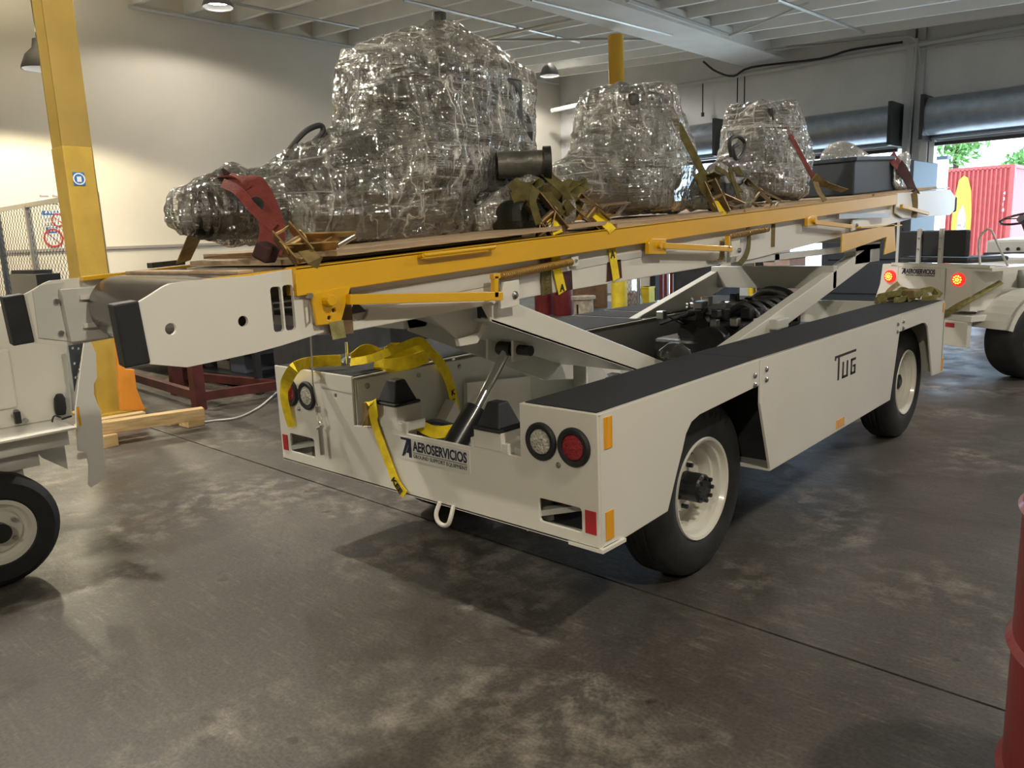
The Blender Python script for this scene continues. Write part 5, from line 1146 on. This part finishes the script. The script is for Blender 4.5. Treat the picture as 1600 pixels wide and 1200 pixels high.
wm.build('wire_mesh', GALV, o, kind='stuff')
bm0 = MB().lathe((at(985, 475, 'y', 9.9).x, 9.95, 0), (0, 0, 1), [(.15, 0), (.19, .1), (.18, .25), (.13, .36), (.05, .40), (0, .40)], 14)
rg = single('cloth_bag', bm0, RAG, 'patterned cloth bag standing behind the chain-link panel', 'bag'); WL[rg.name] = Vector()
# cardboard wall, bucket, gas cylinders
o, a, b = pxbox('brown_panel', 'large brown fibreboard panel behind the white bucket', 'panel', 878, 430, 948, 500, 10.6, .04, CARD, 0, .003)
MB().box((a.x-.02, 10.58, 0), (a.x+.02, 10.6, a.z)).build('edge_strip', CARD, o)
q = at(912, 498, 'z', 0); zt_ = .36
o = thing('spool', 'dirty white flanged spool on the floor behind the far deck', 'spool', (q.x, q.y, 0))
MB().lathe((q.x, q.y, .0), (0, 0, 1), [(0, 0), (.21, 0), (.21, .05), (.17, .06), (.17, .33), (.21, .34), (.21, .39), (.19, .39), (.15, .37), (.05, .37), (.05, .2)], 32).build('drum', mat('dirty_plastic', (.42, .36, .29), .6, vary=.3, scale=10), o, smooth=True)
MB().box((q.x-.01, q.y-.18, .10), (q.x+.02, q.y-.165, .26)).build('slot', BLKM, o)
for px, n in ((851, 'left'), (880, 'right')):
    q = at(px, 490, 'y', 9.2); q = Vector((q.x, 9.2, 0)); 
    o = thing('gas_cylinder', n+' one of two dark red gas cylinders behind the loader', 'cylinder', q, 'dark red gas cylinders')
    MB().lathe(q, (0, 0, 1), [(0, 0), (.17, 0), (.18, .02), (.18, 1.05), (.15, 1.15), (.06, 1.22), (.04, 1.3), (0, 1.3)], 28).build('bottle', REDD, o, smooth=True)
    MB().cyl(q+Vector((0, 0, 1.28)), q+Vector((0, 0, 1.38)), .03, n=12).build('valve', BRASS, o)
# things below the rear of the conveyor
o = thing('orange_stand', 'orange steel stand in front of the yellow column base', 'stand', (-5.3, .95, 0))
XS = -5.55
P2 = lambda l: [(at(a, b, 'x', XS).y, max(at(a, b, 'x', XS).z, 0)) for a, b in l]
MB().plate(P2([(181, 525), (190, 525), (196, 577), (210, 577), (214, 608), (227, 641), (190, 642), (186, 600)]), 'x', XS-.05, XS).build('upright', ORG, o, bevel=.004)
MB().box((XS-.12, P2([(191, 642)])[0][0], 0), (XS+.08, P2([(227, 642)])[0][0], .02)).build('foot', ORG, o)
def beamw(label, a, b, w=.10, h=.09): 
    return single('timber_beam', MB().beam(a, b, w, h), WOOD, label, 'timber', bevel=.003)
za_ = .145
a = at(160, 668, 'z', za_); b = at(318, 645, 'z', za_)
beamw('front one of two long pine beams lying across blocks at the left', a+(a-b)*.25, b)
a2 = a+Vector((-.14, .02, 0)); b2_ = b+Vector((-.28, -.35, .0))
beamw('rear one of two long pine beams at the left, shorter', a2+(a2-b2_)*.3, b2_)
for i, (px, py, s) in enumerate(((301, 660, .085), (269, 658, .07), (168, 692, .07))):
    q = at(px, py, 'z', .03)
    single('wood_block', MB().box((q.x-s*1.3, q.y-s*.8, 0), (q.x+s*.7, q.y+s*.9, .098)), WOOD, ['wooden block under the right end of the pine beams', 'second wooden block just left of the right-end block', 'wooden block under the left part of the beams'][i], 'wood block', bevel=.006)
# dark red table frame
o = thing('red_work_frame', 'dark red steel work frame on the floor below the conveyor end', 'frame', (-5.2, 1.9, 0))
q = at(312, 640, 'z', 0); q1 = at(285, 618, 'z', 0)
for (u, v, top) in ((q.x, q.y, 1.14), (q1.x-.1, q1.y, 1.14), (q.x-1.4, q.y+.5, .5)): MB().box((u-.05, v-.05, 0), (u+.05, v+.05, top)).build('leg', REDF, o)
MB().beam((q.x, q.y, .12), (q.x+.15, q.y+.75, .12), .06, .08).build('lower_rail', REDF, o)
MB().beam((q.x, q.y, .13), (q1.x-.9, q1.y-.1, .13), .06, .08).build('lower_rail', REDF, o)
MB().beam((q.x+.15, q.y+.75, .12), (q.x-1.4, q.y+.5, .12), .06, .08).build('lower_rail', REDF, o)
# long dark shelf behind
def rack(label, xa, ya, xb, yb_, H, nsh):
    o = thing('storage_rack', label, 'rack', ((xa+xb)/2, (ya+yb_)/2, 0), 'low dark storage racks')
    for x, y in ((xa, ya), (xb, ya), (xa, yb_), (xb, yb_)): MB().box((x-.03, y-.03, 0), (x+.03, y+.03, H)).build('post', BLKM, o)
    for k in range(nsh):
        z = .12+(H-.14)*k/(nsh-1); MB().box((xa, ya, z), (xb, yb_, z+.03)).build('shelf', BLKM, o)
    MB().box((xa, yb_-.01, 0), (xb, yb_, H)).build('back_sheet', DARKB, o)
    return o
r1 = rack('low black storage rack left of the chassis, full of plates and boxes', -9.0, 2.0, -5.6, 2.85, .95, 4)
r2 = rack('low black storage rack behind the far deck', -9.6, 5.2, -6.1, 6.0, 1.15, 3)
random.seed(11)
mats_ = [DARKB, BLUEB, BLKM, CARD, STEEL, MAROON, BLUEB, DARKB, STKR]
lbl = ['dark box', 'blue-grey case', 'black tool case', 'brown carton', 'grey metal tray', 'maroon part', 'blue-grey bin', 'charcoal carton', 'white paper pack']
for r, (xa, xb, ya, H, nsh) in enumerate(((-8.9, -5.7, 2.05, .95, 4), (-9.5, -6.2, 5.25, 1.15, 3))):
    for k in range(nsh):
        z = .12+(H-.14)*k/(nsh-1)+.03; x = xa; i = 0
        while x < xb-.35:
            w_ = random.uniform(.22, .5); h = random.uniform(.08, .19 if r == 0 else .3); mi = random.randrange(len(mats_))
            if random.random() < .8:
                side_ = 'on shelf %s' % ['one', 'two', 'three', 'four'][k]
                bx = MB().box((x, ya+.02+random.uniform(0, .1), z), (x+w_, ya+.5, z+h))
                single('stored_box', bx, mats_[mi], '%s, %s from the left %s of the %s rack' % (lbl[mi], ['first', 'second', 'third', 'fourth', 'fifth', 'sixth', 'seventh', 'eighth', 'ninth', 'tenth', 'eleventh', 'twelfth', 'thirteenth', 'fourteenth'][i], ['on the lowest shelf', 'on the second shelf', 'on the third shelf', 'on top'][k], ['left', 'rear'][r]), 'box', 'stored boxes on the black racks', bevel=.008)
            x += w_+random.uniform(.03, .15); i += 1
# yellow hose loop, cable on the floor
single('yellow_hose', MB().tube(bez([at(333, 568, 'y', 2.9), at(338, 585, 'y', 2.9), at(348, 590, 'y', 2.9), at(358, 583, 'y', 2.9), at(359, 565, 'y', 2.9)], 5), .022, 8), WEBY, 'yellow hose loop hanging at the left end of the black rack', 'hose', smooth=True)
single('floor_cable', MB().tube(bez([at(432, 613, 'z', .02), at(405, 636, 'z', .012), at(372, 652, 'z', .012), at(335, 657, 'z', .012), at(300, 662, 'z', .012)], 6), .008, 6), SIGNW, 'white and dark cable running over the floor left of the chassis', 'cable', smooth=True)
o = thing('foam_packing', 'black equipment case behind the fence at the left', 'case', (-8.7, 1.0, 0))
a, b = at(14, 428, 'y', 1.0), at(58, 442, 'y', 1.0)
MB().box((a.x, 1.0, 0), (b.x, 1.25, a.z)).build('case', BLKM, o, bevel=.01); MB().box((a.x+.02, 1.02, a.z), (b.x-.1, 1.2, a.z+.04)).build('lid', DARKB, o)
# red drum lower right
dc = at(1700, 1200, 'z', 0); dc = Vector((1.445, -.09, 0))
q = at(1592, 775, 'y', dc.y)
R = .29
o = thing('red_drum', 'red steel drum at the bottom right edge', 'drum', dc)
Hh = .88
MB().lathe(dc, (0, 0, 1), [(0, 0), (R, 0), (R+.006, .01), (R, .025), (R, .28), (R+.012, .295), (R, .31), (R, .57), (R+.012, .585), (R, .60), (R, Hh-.02), (R+.008, Hh-.008), (R, Hh), (R-.01, Hh-.012), (0, Hh-.015)], 64).build('barrel', REDD, o, smooth=True)
MB().cyl(dc+Vector((-.12, .1, Hh-.015)), dc+Vector((-.12, .1, Hh)), .03, n=16).build('bung', STEEL, o)
# pinkish machine, yellow jacket stand seen through the front arms
o, a, b = pxbox('pink_cover', 'pale pink plastic covered machine behind the engine', 'machine', 1180, 398, 1232, 470, 9.4, .6, mat('pale_pink_cover', (.52, .38, .34), .5, vary=.1), 0)
MB().box((a.x-.05, 9.35, a.z-.05), (b.x+.05, 10.0, a.z)).build('top', OFFW, o)
for px, m, n in ((1172, YBOL, 'yellow'), (1186, BLKM, 'black')):
    q = at(px, 405, 'y', 8.6); single('padded_post', MB().beam((q.x, 8.6, q.z), (q.x+.08, 8.6, 0), .14, .08), m, n+' padded post behind the front arm cross beam', 'post', bevel=.03)
o = thing('scrap_pallet', 'wooden pallet with scattered parts on the floor behind the front arms', 'pallet', (-2.6, 8.2, 0))
for k in range(6): MB().box((-3.4+.28*k, 7.7, .10), (-3.2+.28*k, 8.8, .125)).build('deck_board', WOOD, o)
for y in (7.75, 8.2, 8.65): MB().box((-3.4, y, 0), (-1.8, y+.09, .10)).build('stringer', WOOD, o)
for k in range(8):
    c = Vector((random.uniform(-3.2, -2.0), random.uniform(7.8, 8.6), .126)); s = random.uniform(.06, .14); m = random.choice([CARD, STEEL, STKR, ORG, WOOD])
    single('loose_part', MB().box((c.x-s, c.y-s, c.z), (c.x+s, c.y+s, c.z+s*1.2)), m, 'small loose part %s on the scrap pallet' % ['at its left end', 'beside the left end', 'left of centre', 'near the centre', 'right of centre', 'towards the right', 'near the right end', 'at its right end'][k], 'part', 'loose parts on the pallet', bevel=.01)
# metal case behind the left rear deck
o = thing('metal_trunk', 'dark grey metal trunk behind the left deck below the conveyor', 'trunk', (-3.6, 1.6, 0))
MB().box((-4.6, 1.6, 0), (-3.0, 2.2, .98)).build('body', DARKB, o, bevel=.01); MB().box((-4.62, 1.58, .98), (-2.98, 2.22, 1.02)).build('lid', BLUEB, o, bevel=.004)
